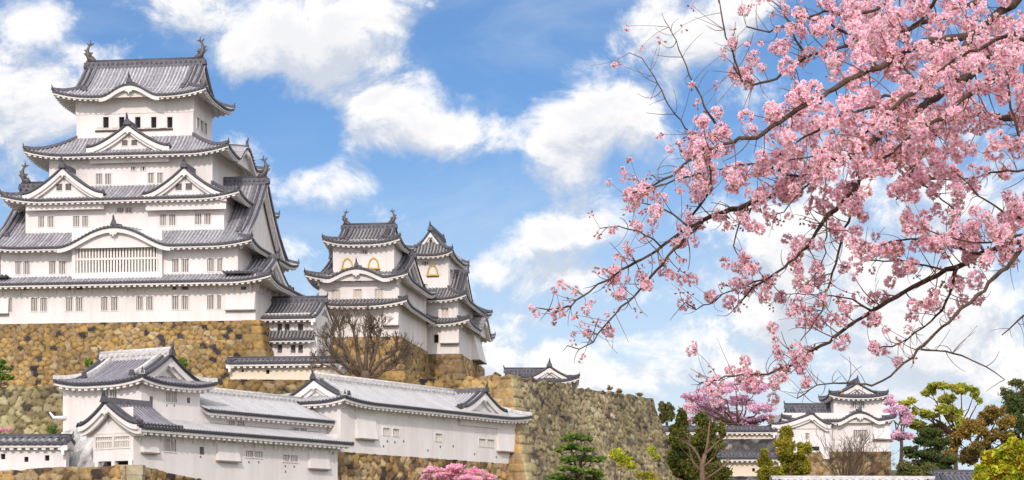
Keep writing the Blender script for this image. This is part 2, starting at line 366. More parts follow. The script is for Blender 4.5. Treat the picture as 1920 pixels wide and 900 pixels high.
def storey(parent, x0, x1, y0, y1, z0, z1, holes={}, mat='plaster', name='wall', batter=0):
    """one storey's four plaster walls with real window openings; holes: side -> [(s0,s1,z0,z1,bars,shade)]"""
    mb = MB()
    for side, fm, a, b in (('f', fm_front(y0), x0, x1), ('r', fm_right(x1), y0, y1), ('l', fm_left(x0), y0, y1), ('b', fm_back(y1), x0, x1)):
        wall_face(mb, fm, a, b, z0, z1, holes.get(side, ()))
    w = mb.build(name, M[mat], parent)
    for side, fm in (('f', fm_front(y0)), ('r', fm_right(x1)), ('l', fm_left(x0))):
        for h in holes.get(side, ()):
            window(parent, fm, h, nb=h[4] if len(h) > 4 else 4, shade=h[5] if len(h) > 5 else 'dark', name=h[6] if len(h) > 6 else 'window')
    return w

def finial(parent, p, s=1.0, d=(0, -1), name='finial', mat='edge', horn=True):
    """demon tile closing a ridge, with its horn; d = outward direction"""
    mb = MB(); p = Vector(p); e = Vector((d[0], d[1], 0)).normalized(); t = Vector((-e.y, e.x, 0))
    def q(a, b, c): return p+t*a*s+e*b*s+Vector((0, 0, c*s))
    mb.hexa([q(-.30, -.10, -.12), q(.30, -.10, -.12), q(.30, .14, -.12), q(-.30, .14, -.12), q(-.15, -.10, .34), q(.15, -.10, .34), q(.13, .10, .34), q(-.13, .10, .34)])
    if horn: mb.tube([q(0, -.02, .3), q(0, .04, .5), q(0, .12, .68), q(0, .10, .85)], [.11*s, .10*s, .075*s, .025*s], 6)
    return mb.build(name, M[mat], parent)

def shachi(parent, p, e, s=1.0, name='fish_ornament'):
    """dolphin-fish ridge ornament: head down on the ridge, tail curled up; e = outward along the ridge"""
    mb = MB(); p = Vector(p); e = Vector((e[0], e[1], 0)).normalized(); t = Vector((-e.y, e.x, 0))
    def q(a, c, b=0): return p+e*a*s+t*b*s+Vector((0, 0, c*s))
    path = [q(-.45, .02), q(-.30, .16), q(-.02, .38), (q(.16, .70)), q(.20, 1.02), q(.10, 1.32), q(-.04, 1.52)]
    mb.tube(path, [.20*s, .27*s, .29*s, .22*s, .16*s, .10*s, .05*s], 8)
    def blade(a, b, c, w=.05):
        for sg in (1, -1):
            pass
        A, B, C_ = [Vector(x) for x in (a, b, c)]; o = t*w*s
        mb.add([A-o, B-o, C_-o, A+o, B+o, C_+o], [(0, 1, 2), (3, 5, 4), (0, 3, 4, 1), (1, 4, 5, 2), (2, 5, 3, 0)])
    blade(q(.06, 1.30), q(.30, 1.72), q(-.04, 1.55)); blade(q(.0, 1.38), q(-.42, 1.62), q(-.02, 1.62)); blade(q(.04, 1.40), q(-.05, 1.95), q(-.16, 1.55))
    blade(q(.34, .55), q(.56, .80), q(.34, .85)); blade(q(.34, .85), q(.50, 1.12), q(.24, 1.12))
    blade(q(-.12, .62), q(-.30, .86), q(.02, .90))
    for sg in (1, -1): blade(q(-.05, .35, .22*sg), q(-.25, .62, .5*sg), q(.1, .62, .2*sg), .03)
    return mb.build(name, M['bronze'], parent)

IDT = lambda x, y, z: (x, y, z)
SWAP = lambda x, y, z: (y, x, z)

class Roof:
    """hip roof, either a skirt round an upper storey or a hip-and-gable (irimoya); concave slopes, lifted corners, optional undulating (karahafu) eaves"""
    def __init__(s, X0, X1, Y0, Y1, z0, rise, inner=None, gd=None, ext=.55, c=.38, lift=.5, bumps=None, T=IDT, w=.34, thick=.17, gdr=None):
        s.X0, s.X1, s.Y0, s.Y1, s.z0, s.rise, s.inner, s.gd, s.ext, s.c, s.L, s.T, s.w, s.thick = X0, X1, Y0, Y1, z0, rise, inner, gd, ext, c, lift, T, w, thick
        s.b = bumps or {}
        s.yh = (Y1-Y0)/2; s.gdr = gdr if gdr is not None else gd
        if inner: s.ov = dict(f=inner[2]-Y0, b=Y1-inner[3], l=inner[0]-X0, r=X1-inner[1])
    def rng(s, k): return (s.X0, s.X1) if k in 'fb' else (s.Y0, s.Y1)
    def dref(s, k): return s.ov[k] if s.inner else s.yh
    def pt(s, k, a, d, dz=0, nob=False):
        z = s.z(k, a, d, nob)+dz
        if k == 'f': return s.T(a, s.Y0+d, z)
        if k == 'b': return s.T(a, s.Y1-d, z)
        if k == 'l': return s.T(s.X0+d, a, z)
        return s.T(s.X1-d, a, z)
    def z(s, k, a, d, nob=False):
        t = max(0, d)/s.dref(k); p = t*(1-s.c)+s.c*t*t
        lo, hi = s.rng(k); cd = max(0, min(a-lo, hi-a)); Rr = min(4.2, .42*(hi-lo))
        sup = max(0, 1-d/max(1.2, .55*s.dref(k) if not s.inner else 1.0*s.dref(k)))
        z = s.z0+s.rise*p+s.L*max(0, 1-cd/Rr)**2.2*sup
        if not nob and k in s.b:
            a0, bw, H = s.b[k][:3]; q = (a-a0)/bw
            if abs(q) < 1:
                kb = .5*(1+math.cos(PI*q)); kb = kb*(1+.25*(1-kb))
                z = max(z, s.z0+H*kb+.10*d)
        return z
    def dmax(s, k, a):
        lo, hi = s.rng(k); e = min(a-lo, hi-a)
        if s.inner:
            n1, n2 = ('l', 'r') if k in 'fb' else ('f', 'b')
            n = n1 if a-lo < hi-a else n2
            return s.ov[k]*max(0, min(1, e/max(.05, s.ov[n])))
        if k in 'fb':
            if s.gd is None: return s.yh           # plain gable
            if s.X0+s.gd-s.ext <= a <= s.X1-s.gdr+s.ext: return s.yh
            return max(0, min(s.yh, e))
        return max(0, min(s.gd if k == 'l' else s.gdr, e))
    def build(s, parent, mats, name='roof', sides='flrb', ridge=True, rafters=True, orn=None, eave_in=None, hip=True, fs=.9, gable='both', label=None, ridge_mat=None, kud=True, raf_dark=True):
        mb = MB(); evs = []; rgs = []
        for k in sides:
            ev = MB(); evs.append(ev)
            if s.gd is None and not s.inner and k in 'lr': continue
            lo, hi = s.rng(k); n = max(2, int(round((hi-lo)/s.w))); st = (hi-lo)/n
            full = s.dref(k)
            nd = 4 if full < 2.5 else 6
            isb = k in s.b
            for i in range(n):
                a, b = lo+i*st, lo+(i+1)*st; da, db = s.dmax(k, a), s.dmax(k, b)
                if not s.inner and s.gd is not None and k in 'fb':   # step where the gable verge begins
                    m_ = (da, db)
                    if abs(da-db) > 1.2*st+.05: da = db = max(m_)
                if max(da, db) < .04: continue
                for j in range(nd):
                    t0, t1 = j/nd, (j+1)/nd
                    mb.poly([s.pt(k, a, da*t0), s.pt(k, b, db*t0), s.pt(k, b, db*t1), s.pt(k, a, da*t1)], 0)
                # eave edge
                T0 = .07; H1 = s.thick
                ke = s.b[k] if isb else None
                fat = .22 if ke and abs(((a+b)/2-ke[0])/ke[1]) < 1 else 0
                mb.poly([s.pt(k, a, 0, .02), s.pt(k, b, 0, .02), s.pt(k, b, 0, -H1), s.pt(k, a, 0, -H1)], 2)
                mb.poly([s.pt(k, a, 0, -H1), s.pt(k, b, 0, -H1), s.pt(k, b, .12, -H1), s.pt(k, a, .12, -H1)], 2)
                f0, f1 = -H1-.002, -H1-.17-fat
                ev.poly([s.pt(k, a, T0, f0), s.pt(k, b, T0, f0), s.pt(k, b, T0, f1), s.pt(k, a, T0, f1)], 0)
                ins = (s.ov[k] if s.inner else (eave_in or 1.2))
                za, zb = min(ins, da)+.05, min(ins, db)+.05
                if fat:
                    ev.poly([s.pt(k, a, T0, f1), s.pt(k, b, T0, f1), s.pt(k, b, .5, f1), s.pt(k, a, .5, f1)], 0)
                    zA, zB = s.pt(k, a, .5, f1), s.pt(k, b, .5, f1); lA, lB = s.pt(k, a, .5, -H1-.17, True), s.pt(k, b, .5, -H1-.17, True)
                    ev.poly([zA, zB, lB, lA], 0)
                    ev.poly([lA, lB, s.pt(k, b, zb, -H1-.17, True), s.pt(k, a, za, -H1-.17, True)], 0)
                else:
                    ev.poly([s.pt(k, a, T0, f1), s.pt(k, b, T0, f1), s.pt(k, b, zb, f1+.06), s.pt(k, a, za, f1+.06)], 0)
            # round tile rows
            rr = s.w*.24
            for i in range(n+1):
                a = lo+i*st; d = s.dmax(k, a)
                if d < .12: continue
                if n and (i == 0 or i == n): a = a+(.1 if i == 0 else -.1)
                base = []
                for j in range(nd+1):
                    P = [s.pt(k, a+ox, d*j/nd-(.05 if j == 0 else 0), oz) for ox, oz in ((-rr, .0), (-rr*.6, rr*.95), (rr*.6, rr*.95), (rr, .0))]
                    base += P
                fc = []
                for j in range(nd):
                    for q in range(3): fc.append((j*4+q, j*4+q+1, j*4+q+5, j*4+q+4))
                mb.add(base, fc, 1)
                dk = [s.pt(k, a+ox*1.35, -.09, oz*1.35-.04) for ox, oz in ((-rr, -.02), (-rr*.6, rr*.9), (rr*.6, rr*.9), (rr, -.02), (.6*rr, -rr*.8), (-.6*rr, -rr*.8))]
                mb.poly(dk, 2)
            # rafters under the eave
            if rafters and (s.inner or True):
                ins = (s.ov[k] if s.inner else (eave_in or 1.2))
                nr = max(2, int(round((hi-lo)/.52))); sr = (hi-lo)/nr
                for i in range(1, nr):
                    a = lo+i*sr
                    if isb and abs((a-s.b[k][0])/s.b[k][1]) < .8: continue
                    d = min(ins, s.dmax(k, a))
                    if d < .3: continue
                    g = -s.thick-.17
                    A = [s.pt(k, a-.12, .13, g-.16), s.pt(k, a+.12, .13, g-.16), s.pt(k, a+.12, d, g-.10), s.pt(k, a-.12, d, g-.10), s.pt(k, a-.12, .13, g+.03), s.pt(k, a+.12, .13, g+.03), s.pt(k, a+.12, d, g+.09), s.pt(k, a-.12, d, g+.09)]
                    ev.hexa(A, 0)
        r = mb.build(name, mats, parent)
        if label: r['label'] = label
        for e_ in evs:
            if e_.v: e_.build('eaves', M['plaster'], r)
        # hip ridges
        rm = M[ridge_mat] if ridge_mat else M['ridge']
        def line(pts, w, h): 
            hr = MB()
            for p, q in zip(pts[:-1], pts[1:]): hr.beam(p, q, w, h, 0, drop=.05)
            hr.build('hip_ridge', rm, r)
        if hip and (s.inner or s.gd):
            for kx in 'lr':
                for ky in 'fb':
                    if ky not in sides or kx not in sides: continue
                    pts = []
                    for j in range(7):
                        t = j/6
                        if s.inner: dy, dx = s.ov[ky]*t, s.ov[kx]*t
                        else: dy = dx = min(s.yh, s.gd if kx == 'l' else s.gdr)*t
                        x = s.X0+dx if kx == 'l' else s.X1-dx
                        pts.append(s.pt(ky, x, dy, .08))
                    line(pts, .30, .20)
                    q = Vector(pts[0])-Vector(pts[1])
                    finial(r, Vector(pts[0])+Vector((0, 0, .08)), fs*.48, (q.x, q.y), horn=True)
        ym = (s.Y0+s.Y1)/2
        if not s.inner and ridge:
            gx0 = s.X0+(s.gd or 0)-(s.ext if s.gd else 0); gx1 = s.X1-(s.gdr or 0)+(s.ext if s.gdr else 0)
            zt = s.z0+s.rise
            rh = .46*fs
            rg = MB(); rg.beam(s.T(gx0, ym, zt), s.T(gx1, ym, zt), .42, rh, 0, drop=.15); rg.build('ridge', rm, r)
            rc = MB(); rc.tube([s.T(gx0-.05, ym, zt+rh+.06), s.T(gx1+.05, ym, zt+rh+.06*min(1, fs+.1))], .17*min(1, fs+.1), 6)
            k_ = int((gx1-gx0)/.45)
            for i in range(k_):
                x = gx0+(i+.5)*(gx1-gx0)/k_
                for yy in (-.25, .25): rc.box(x-.08, x+.08, ym+yy-.05, ym+yy+.05, zt+rh*.35, zt+rh*.75, 0, s.T)
            rc.build('ridge_cap', M['edge'] if not ridge_mat else rm, r)
            for x, sg in ((gx0, -1), (gx1, 1)):
                e = Vector(s.T(sg, 0, 0))
                if orn == 'shachi': shachi(r, s.T(x-sg*.25, ym, zt+rh), (e.x, e.y), fs*1.05)
                finial(r, s.T(x+sg*.12, ym, zt+.1), fs*1.1, (e.x, e.y), horn=orn != 'shachi')
            # verges and gable ends
            for sg, gx, on in ((-1, gx0, gable in ('both', 'l')), (1, gx1, gable in ('both', 'r'))):
                if not on: continue
                g0 = (s.gd if sg < 0 else s.gdr) or 0
                gw = MB(); bb = MB(); tl = MB()
                N_ = 12; prof = []
                dlo = max(0, g0-s.ext) if s.gd else 0
                for j in range(-N_, N_+1):
                    f = abs(j)/N_; d = s.yh-(s.yh-dlo)*f
                    y = ym+(1 if j > 0 else -1)*(s.yh-d)
                    prof.append((y, s.z('f', (s.X0+s.X1)/2, d, True)))
                for (y, z), (y2, z2) in zip(prof[:-1], prof[1:]):
                    x1 = gx; x2 = gx-sg*.2
                    bb.hexa([s.T(x1, y, z-.50), s.T(x2, y, z-.50), s.T(x2, y2, z2-.50), s.T(x1, y2, z2-.50), s.T(x1, y, z-.09), s.T(x2, y, z-.09), s.T(x2, y2, z2-.09), s.T(x1, y2, z2-.09)])
                    x3 = gx-sg*.2; x4 = gx-sg*.4
                    bb.hexa([s.T(x3, y, z-.78), s.T(x4, y, z-.78), s.T(x4, y2, z2-.78), s.T(x3, y2, z2-.78), s.T(x3, y, z-.3), s.T(x4, y, z-.3), s.T(x4, y2, z2-.3), s.T(x3, y2, z2-.3)])
                tl.tube([s.T(gx-sg*.02, y, z+.05) for y, z in prof], .13, 6)
                tl.tube([s.T(gx-sg*.50, y, z+.10) for y, z in prof], .12, 6)
                bb.build('bargeboard', M['plaster'], r); tl.build('verge_tiles', M['edge'], r)
                wx = gx-sg*max(.4, s.ext)
                zb = s.z('f', (s.X0+s.X1)/2, max(dlo-.2, 0), True)-.3
                pts = [s.T(wx, y, z-.15) for y, z in prof]
                gw.poly(pts+[s.T(wx, prof[-1][0], zb), s.T(wx, prof[0][0], zb)])
                gw.build('gable_wall', M['plaster'], r)
                pendant(r, lambda a, o, z: s.T(gx+sg*o, ym+a, zt+z), -.62, .55*fs)
                if s.gd and kud:
                    # descending ridges beside the verge, closed by a demon tile
                    for ky in 'fb':
                        if ky not in sides: continue
                        x = gx-sg*.95; pts = []
                        for j in range(6):
                            d = s.yh*(1-.72*j/5)
                            pts.append(s.pt(ky, x, d, .06))
                        line(pts, .30, .22)
                        q = Vector(pts[-1])-Vector(pts[-2])
                        finial(r, Vector(pts[-1])+Vector((0, 0, .1)), fs*.9, (q.x, q.y), horn=False)
        for k in s.b:
            if len(s.b[k]) > 3 and s.b[k][3]:     # small ridge and demon tile over the undulating eave
                a0, bw, H = s.b[k][:3]
                p0, p1 = Vector(s.pt(k, a0, .15, .05)), Vector(s.pt(k, a0, max(.8, min(s.dref(k), 2.2)), .05))
                mb2 = MB(); mb2.beam(p0, p1, .26, .2); mb2.build('crest_ridge', M['ridge'], r)
                q = p0-p1; finial(r, p0+Vector((0, 0, .15)), fs*.95, (q.x, q.y), horn=True)
                pendant(r, lambda a, o, z: _off(s, k, a0, a, o, z), -.62, .8)
        return r
def _off(s, k, a0, a, o, z):
    p = Vector(s.pt(k, a0, 0)); q = Vector(s.pt(k, a0, 1)); e = (p-q); e.z = 0; e.normalize()
    t = Vector((-e.y, e.x, 0)); return tuple(p+t*a+e*(o-.02)+Vector((0, 0, z)))

def pendant(parent, Q, z, s):
    """carved gable pendant; Q(across, out, z)"""
    out = [(-.18, .25), (-.42, .08), (-.36, -.18), (-.14, -.16), (0, -.42), (.14, -.16), (.36, -.18), (.42, .08), (.18, .25)]
    n = len(out); mb = MB()
    mb.add([Q(a*s, .08, z+b*s) for a, b in out]+[Q(a*s, -.06, z+b*s) for a, b in out], [tuple(range(n)), tuple(range(n, 2*n))[::-1]]+[(i, (i+1) % n, n+(i+1) % n, n+i) for i in range(n)])
    return mb.build('pendant', M['plaster'], parent)

def gable(parent, T, hw, h, L, mats, win=None, name='gable', fs=.9, c=.42, w=.34, foot=0.0, wall_in=.5, orn=None, zb=-1.2, bh=.42, hwl=None):
    """gabled dormer: T(s, k, z): s across, k into the building, z up from the foot level; ridge along k"""
    mb = MB(); N_ = 8
    def pz(s_):
        t = max(0, 1-abs(s_)/(hw if s_ > 0 else (hwl or hw))); z = h*(t*(1-c)+c*t*t)
        return z+foot*max(0, 1-t/.3)**2
    n = max(3, int(L/w)); st = L/n
    for sg in (-1, 1):
        hq = hw if sg > 0 else (hwl or hw)
        S = [sg*hq*(1-j/N_) for j in range(N_+1)]
        for i in range(n):
            k0, k1 = i*st, (i+1)*st
            for j in range(N_):
                mb.poly([T(S[j], k0, pz(S[j])), T(S[j], k1, pz(S[j])), T(S[j+1], k1, pz(S[j+1])), T(S[j+1], k0, pz(S[j+1]))], 0)
            mb.poly([T(S[0], k0, pz(S[0])), T(S[0], k1, pz(S[0])), T(S[0], k1, pz(S[0])-.2), T(S[0], k0, pz(S[0])-.2)], 2)
        rr = w*.24
        for i in range(n+1):
            k = i*st; base = []
            for j in range(N_+1):
                base += [T(S[j]+(sg*.05 if j == 0 else 0), k+ok, pz(S[j])+oz) for ok, oz in ((-rr, 0), (-rr*.6, rr*.95), (rr*.6, rr*.95), (rr, 0))]
            mb.add(base, [(j*4+q, j*4+q+1, j*4+q+5, j*4+q+4) for j in range(N_) for q in range(3)], 1)
            mb.poly([T(S[0]+sg*.08, k+ok*1.3, pz(S[0])+oz*1.3-.04) for ok, oz in ((-rr, -.03), (-rr*.6, rr*.9), (rr*.6, rr*.9), (rr, -.03), (0, -.09))], 2)
    g = mb.build(name, mats, parent)
    hl = hwl or hw
    S = [-hl+hl*j/10 for j in range(10)]+[hw*j/10 for j in range(11)]
    bb, tl, gw, rg = MB(), MB(), MB(), MB()
    for a, b in zip(S[:-1], S[1:]):
        za, zb_ = pz(a), pz(b)
        for k0, k1, lo, hi in ((0, .2, bh+.08, .08), (.2, .42, bh+.34, .28)):
            bb.hexa([T(a, k0, za-lo), T(a, k1, za-lo), T(b, k1, zb_-lo), T(b, k0, zb_-lo), T(a, k0, za-hi), T(a, k1, za-hi), T(b, k1, zb_-hi), T(b, k0, zb_-hi)])
    tl.tube([T(a, .02, pz(a)+.05) for a in S], .13, 6); tl.tube([T(a, .48, pz(a)+.10) for a in S], .12, 6)
    wp = [(a*.97, pz(a)-.12) for a in S]
    if win:
        x0, x1 = min(q[0] for q in win), max(q[1] for q in win)
        # wall in three pieces round a row of openings
        zl, zh = win[0][2], win[0][3]
        fm = lambda s_, z, o: T(s_, wall_in-o, z)
        for q in win: window(g, fm, q, nb=3, depth=.001, name='gable_window', frame=.06)
    gw.poly([T(a, wall_in, z) for a, z in wp]+[T(wp[-1][0], wall_in, zb), T(wp[0][0], wall_in, zb)])
    bb.build('bargeboard', M['plaster'], g); tl.build('verge_tiles', M['edge'], g); gw.build('gable_wall', M['plaster'], g)
    rg.beam(T(0, -.05, h), T(0, L, h), .36, .38*fs, 0, drop=.12); rg.build('ridge', M['ridge'], g)
    e = Vector(T(0, -1, 0))-Vector(T(0, 0, 0))
    finial(g, T(0, -.12, h+.08), 1.15*fs, (e.x, e.y))
    if orn == 'shachi': shachi(g, T(0, .3, h+.38*fs), (e.x, e.y), fs*.9)
    pendant(g, lambda a, o, z: T(a, -o, h+z), -.60, .75*fs)
    # small demon tiles at the feet of the verges
    for sg in (-1, 1): finial(g, T((hw if sg > 0 else -hl)*.98, .25, pz(hw)+.12), .6*fs, (e.x, e.y), horn=False)
    return g

def bracket(parent, fm, s, z, o=.75, h=.8, t=.11, name='bracket'):
    mb = MB(); prof = [(0, -h), (.10, -h), (.16, -.55*h), (.42*o, -.22*h), (o, -.12), (o, .02), (0, .02)]
    n = len(prof); mb.add([fm(s-t, z+b, a) for a, b in prof]+[fm(s+t, z+b, a) for a, b in prof], [tuple(range(n)), tuple(range(n, 2*n))[::-1]]+[(i, (i+1) % n, n+(i+1) % n, n+i) for i in range(n)])
    return mb.build(name, M['plaster'], parent)

def drop_bay(parent, fm, s0, s1, z0, z1, o=.55, mat='plaster', name='drop_bay', ot=.06):
    """flared stone-dropping bay: flush at the top, leaning out to a slot at the bottom"""
    mb = MB()
    mb.add([fm(s0, z1, -.02), fm(s1, z1, -.02), fm(s1, z1, ot), fm(s0, z1, ot), fm(s0, z0, -.02), fm(s1, z0, -.02), fm(s1, z0, o), fm(s0, z0, o)], [(0, 1, 2, 3), (3, 2, 6, 7), (0, 3, 7, 4), (1, 5, 6, 2)])
    w = mb.build(name, M[mat], parent)
    b = MB(); fbox(b, fm, s0-.03, s1+.03, z0-.10, z0, .0, o+.03); b.build('slot_board', M['slot'], w)
    return w

def loophole(parent, fm, s, z, r=.11):
    mb = MB(); fbox(mb, fm, s-r, s+r, z-r*1.2, z+r*1.2, -.02, .012); o = mb.build('loophole', M['dark'], parent); return o

# ------------------------------------------------------------------ stone walls
def stone_face(P, S, H, size=.8, step=.14, relief=.22, seed=1, top_j=.0, stretch=1.25, quoin=None):
    """relief mesh of irregular stones over the face P(s, t) -> (point, outward normal); returns verts, faces, attribute"""
    rg = np.random.default_rng(seed)
    ns, ntt = max(2, int(S/step)), max(2, int(H/step))
    s = np.linspace(0, S, ns+1); t = np.linspace(0, H, ntt+1)
    Sg, Tg = np.meshgrid(s, t)
    cw, ch = size*stretch, size*.82
    gi, gj = int(S/cw)+6, int(H/ch)+6
    jx = rg.uniform(.08, .92, (gj, gi)); jy = rg.uniform(.1, .9, (gj, gi)); rn = rg.uniform(0, 1, (gj, gi)); bulge = rg.uniform(.6, 1.2, (gj, gi)); tx = rg.uniform(-.55, .55, (gj, gi)); ty = rg.uniform(-.6, .35, (gj, gi))
    u = Sg/cw+2; v = Tg/ch+2
    # rows are staggered
    iu, iv = np.floor(u).astype(int), np.floor(v).astype(int)
    f1 = np.full(Sg.shape, 9.); f2 = np.full(Sg.shape, 9.); idr = np.zeros(Sg.shape); tl = np.zeros(Sg.shape); bl = np.ones(Sg.shape)
    for dj in (-2, -1, 0, 1, 2):
        for di in (-2, -1, 0, 1, 2):
            a, b = np.clip(iu+di, 0, gi-1), np.clip(iv+dj, 0, gj-1)
            sx = a+jx[b, a]+.5*(b % 2)-.25; sy = b+jy[b, a]
            d = np.sqrt(((u-sx)*stretch)**2+(v-sy)**2)
            near = d < f1
            f2 = np.where(near, f1, np.minimum(f2, d)); idr = np.where(near, rn[b, a], idr); bl = np.where(near, bulge[b, a], bl); tl = np.where(near, (u-sx)*tx[b, a]+(v-sy)*ty[b, a], tl); f1 = np.where(near, d, f1)
    e = np.clip((f2-f1)/.22, 0, 1); h = (1-(1-e)**2.0)*bl+tl*e
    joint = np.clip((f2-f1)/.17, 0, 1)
    hh = relief*(h-.75)
    if quoin:
        for edge in quoin:                # squared long-and-short corner stones
            dist = Sg if edge == 0 else S-Sg
            row = np.floor(Tg/.75).astype(int); wq = np.where(row % 2 == 0, 1.7, .9)
            inq = dist < wq
            fr = (Tg/.75) % 1; je = np.minimum(np.minimum(fr, 1-fr)*.75, np.abs(wq-dist))
            qh = relief*.6*np.clip(je/.10, 0, 1)-relief*.1
            rq = ((np.sin(row*12.9898+seed)*43758.5453) % 1)*.35+.5
            hh = np.where(inq, qh, hh); idr = np.where(inq, rq, idr); joint = np.where(inq, np.clip(je/.05, 0, 1), joint)
            hh = np.where(dist < .02, 0, hh)
    V = np.zeros((*Sg.shape, 3)); 
    for j in range(ntt+1):
        for i in range(ns+1):
            p, n = P(Sg[j, i], Tg[j, i]); k = hh[j, i]
            V[j, i] = (p[0]+n[0]*k, p[1]+n[1]*k, p[2]+n[2]*k)
    if top_j:
        cols = np.interp(s, np.arange(0, S+1.2, .6), rg.uniform(-top_j, top_j*.4, len(np.arange(0, S+1.2, .6))))
        V[-1, :, 2] += cols; V[-2, :, 2] += cols*.6
    idx = np.arange((ns+1)*(ntt+1)).reshape(ntt+1, ns+1)
    Fc = np.stack([idx[:-1, :-1], idx[:-1, 1:], idx[1:, 1:], idx[1:, :-1]], -1).reshape(-1, 4)
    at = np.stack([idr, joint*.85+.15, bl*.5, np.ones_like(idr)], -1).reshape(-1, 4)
    return V.reshape(-1, 3), Fc, at

def stone_object(name, faces, mat, parent=None, extra=None):
    """faces: list of (V, F, attr); joined into one mesh with its attribute"""
    Vs, Fs, As = [], [], []; o = 0
    for V, Fc, A in faces: Vs.append(V); Fs.append(Fc+o); As.append(A); o += len(V)
    V, Fc, A = np.concatenate(Vs), np.concatenate(Fs), np.concatenate(As)
    ex = []
    if extra:
        for poly in extra:
            V = np.concatenate([V, np.array(poly, float)]); A = np.concatenate([A, np.tile([[.5, .6, .5, 1.]], (len(poly), 1))]); ex.append(tuple(range(len(V)-len(poly), len(V))))
    me = bpy.data.meshes.new(name); me.from_pydata(V.tolist(), [], list(map(tuple, Fc.tolist()))+ex)
    me.materials.append(M[mat] if isinstance(mat, str) else mat)
    at = me.attributes.new('stone', 'FLOAT_COLOR', 'POINT'); at.data.foreach_set('color', A.astype(np.float32).ravel())
    me.polygons.foreach_set('use_smooth', np.ones(len(me.polygons), dtype=bool)); me.update()
    ob = bpy.data.objects.new(name, me); COL.objects.link(ob)
    if parent: ob.parent = parent
    return ob

def straight_wall(A, B, z0, z1, batter=.0, curve=1.5, zb0=None, zb1=None, **kw):
    """stone face from A to B (xy, seen with the outside on the right of A->B ... normal = (dy,-dx)), top z0->z1 at the two ends is level z1a/z1b"""
    A = Vector((A[0], A[1], 0)); B = Vector((B[0], B[1], 0)); d = (B-A); L = d.length; d.normalize(); n = Vector((d.y, -d.x, 0))
    zt0, zt1 = (z1 if not hasattr(z1, '__len__') else z1[0]), (z1 if not hasattr(z1, '__len__') else z1[1])
    H = max(zt0, zt1)-z0
    def P(s, t):
        top = zt0+(zt1-zt0)*s/L; f = t/H; z = z0+(top-z0)*f
        off = batter*(1-f)**curve
        p = A+d*s+n*off; return (p.x, p.y, z), (n.x, n.y, .15)
    return stone_face(P, L, H, **kw)
# ------------------------------------------------------------------ main keep
YAW = -7.64
K = Fr(219, 604, 191, YAW)
def z1(x, y): return x/3.214, 60+y/3.214
def z2(x, y): return x/3, 320+y/3
def z3(x, y): return 480+x/2.648, 380+y/2.648
def z4(x, y): return x/3, 600+y/3
def z5(x, y): return 480+x/3.43, 640+y/3.43
def hole(fr, zf, v, x0, x1, y0, y1, *rest):
    a, b = zf(x0, y0), zf(x1, y1); m = (a[0]+b[0])/2, (a[1]+b[1])/2
    return (fr.front(a[0], m[1], v)[0], fr.front(b[0], m[1], v)[0], fr.front(m[0], b[1], v)[1], fr.front(m[0], a[1], v)[1]) + rest

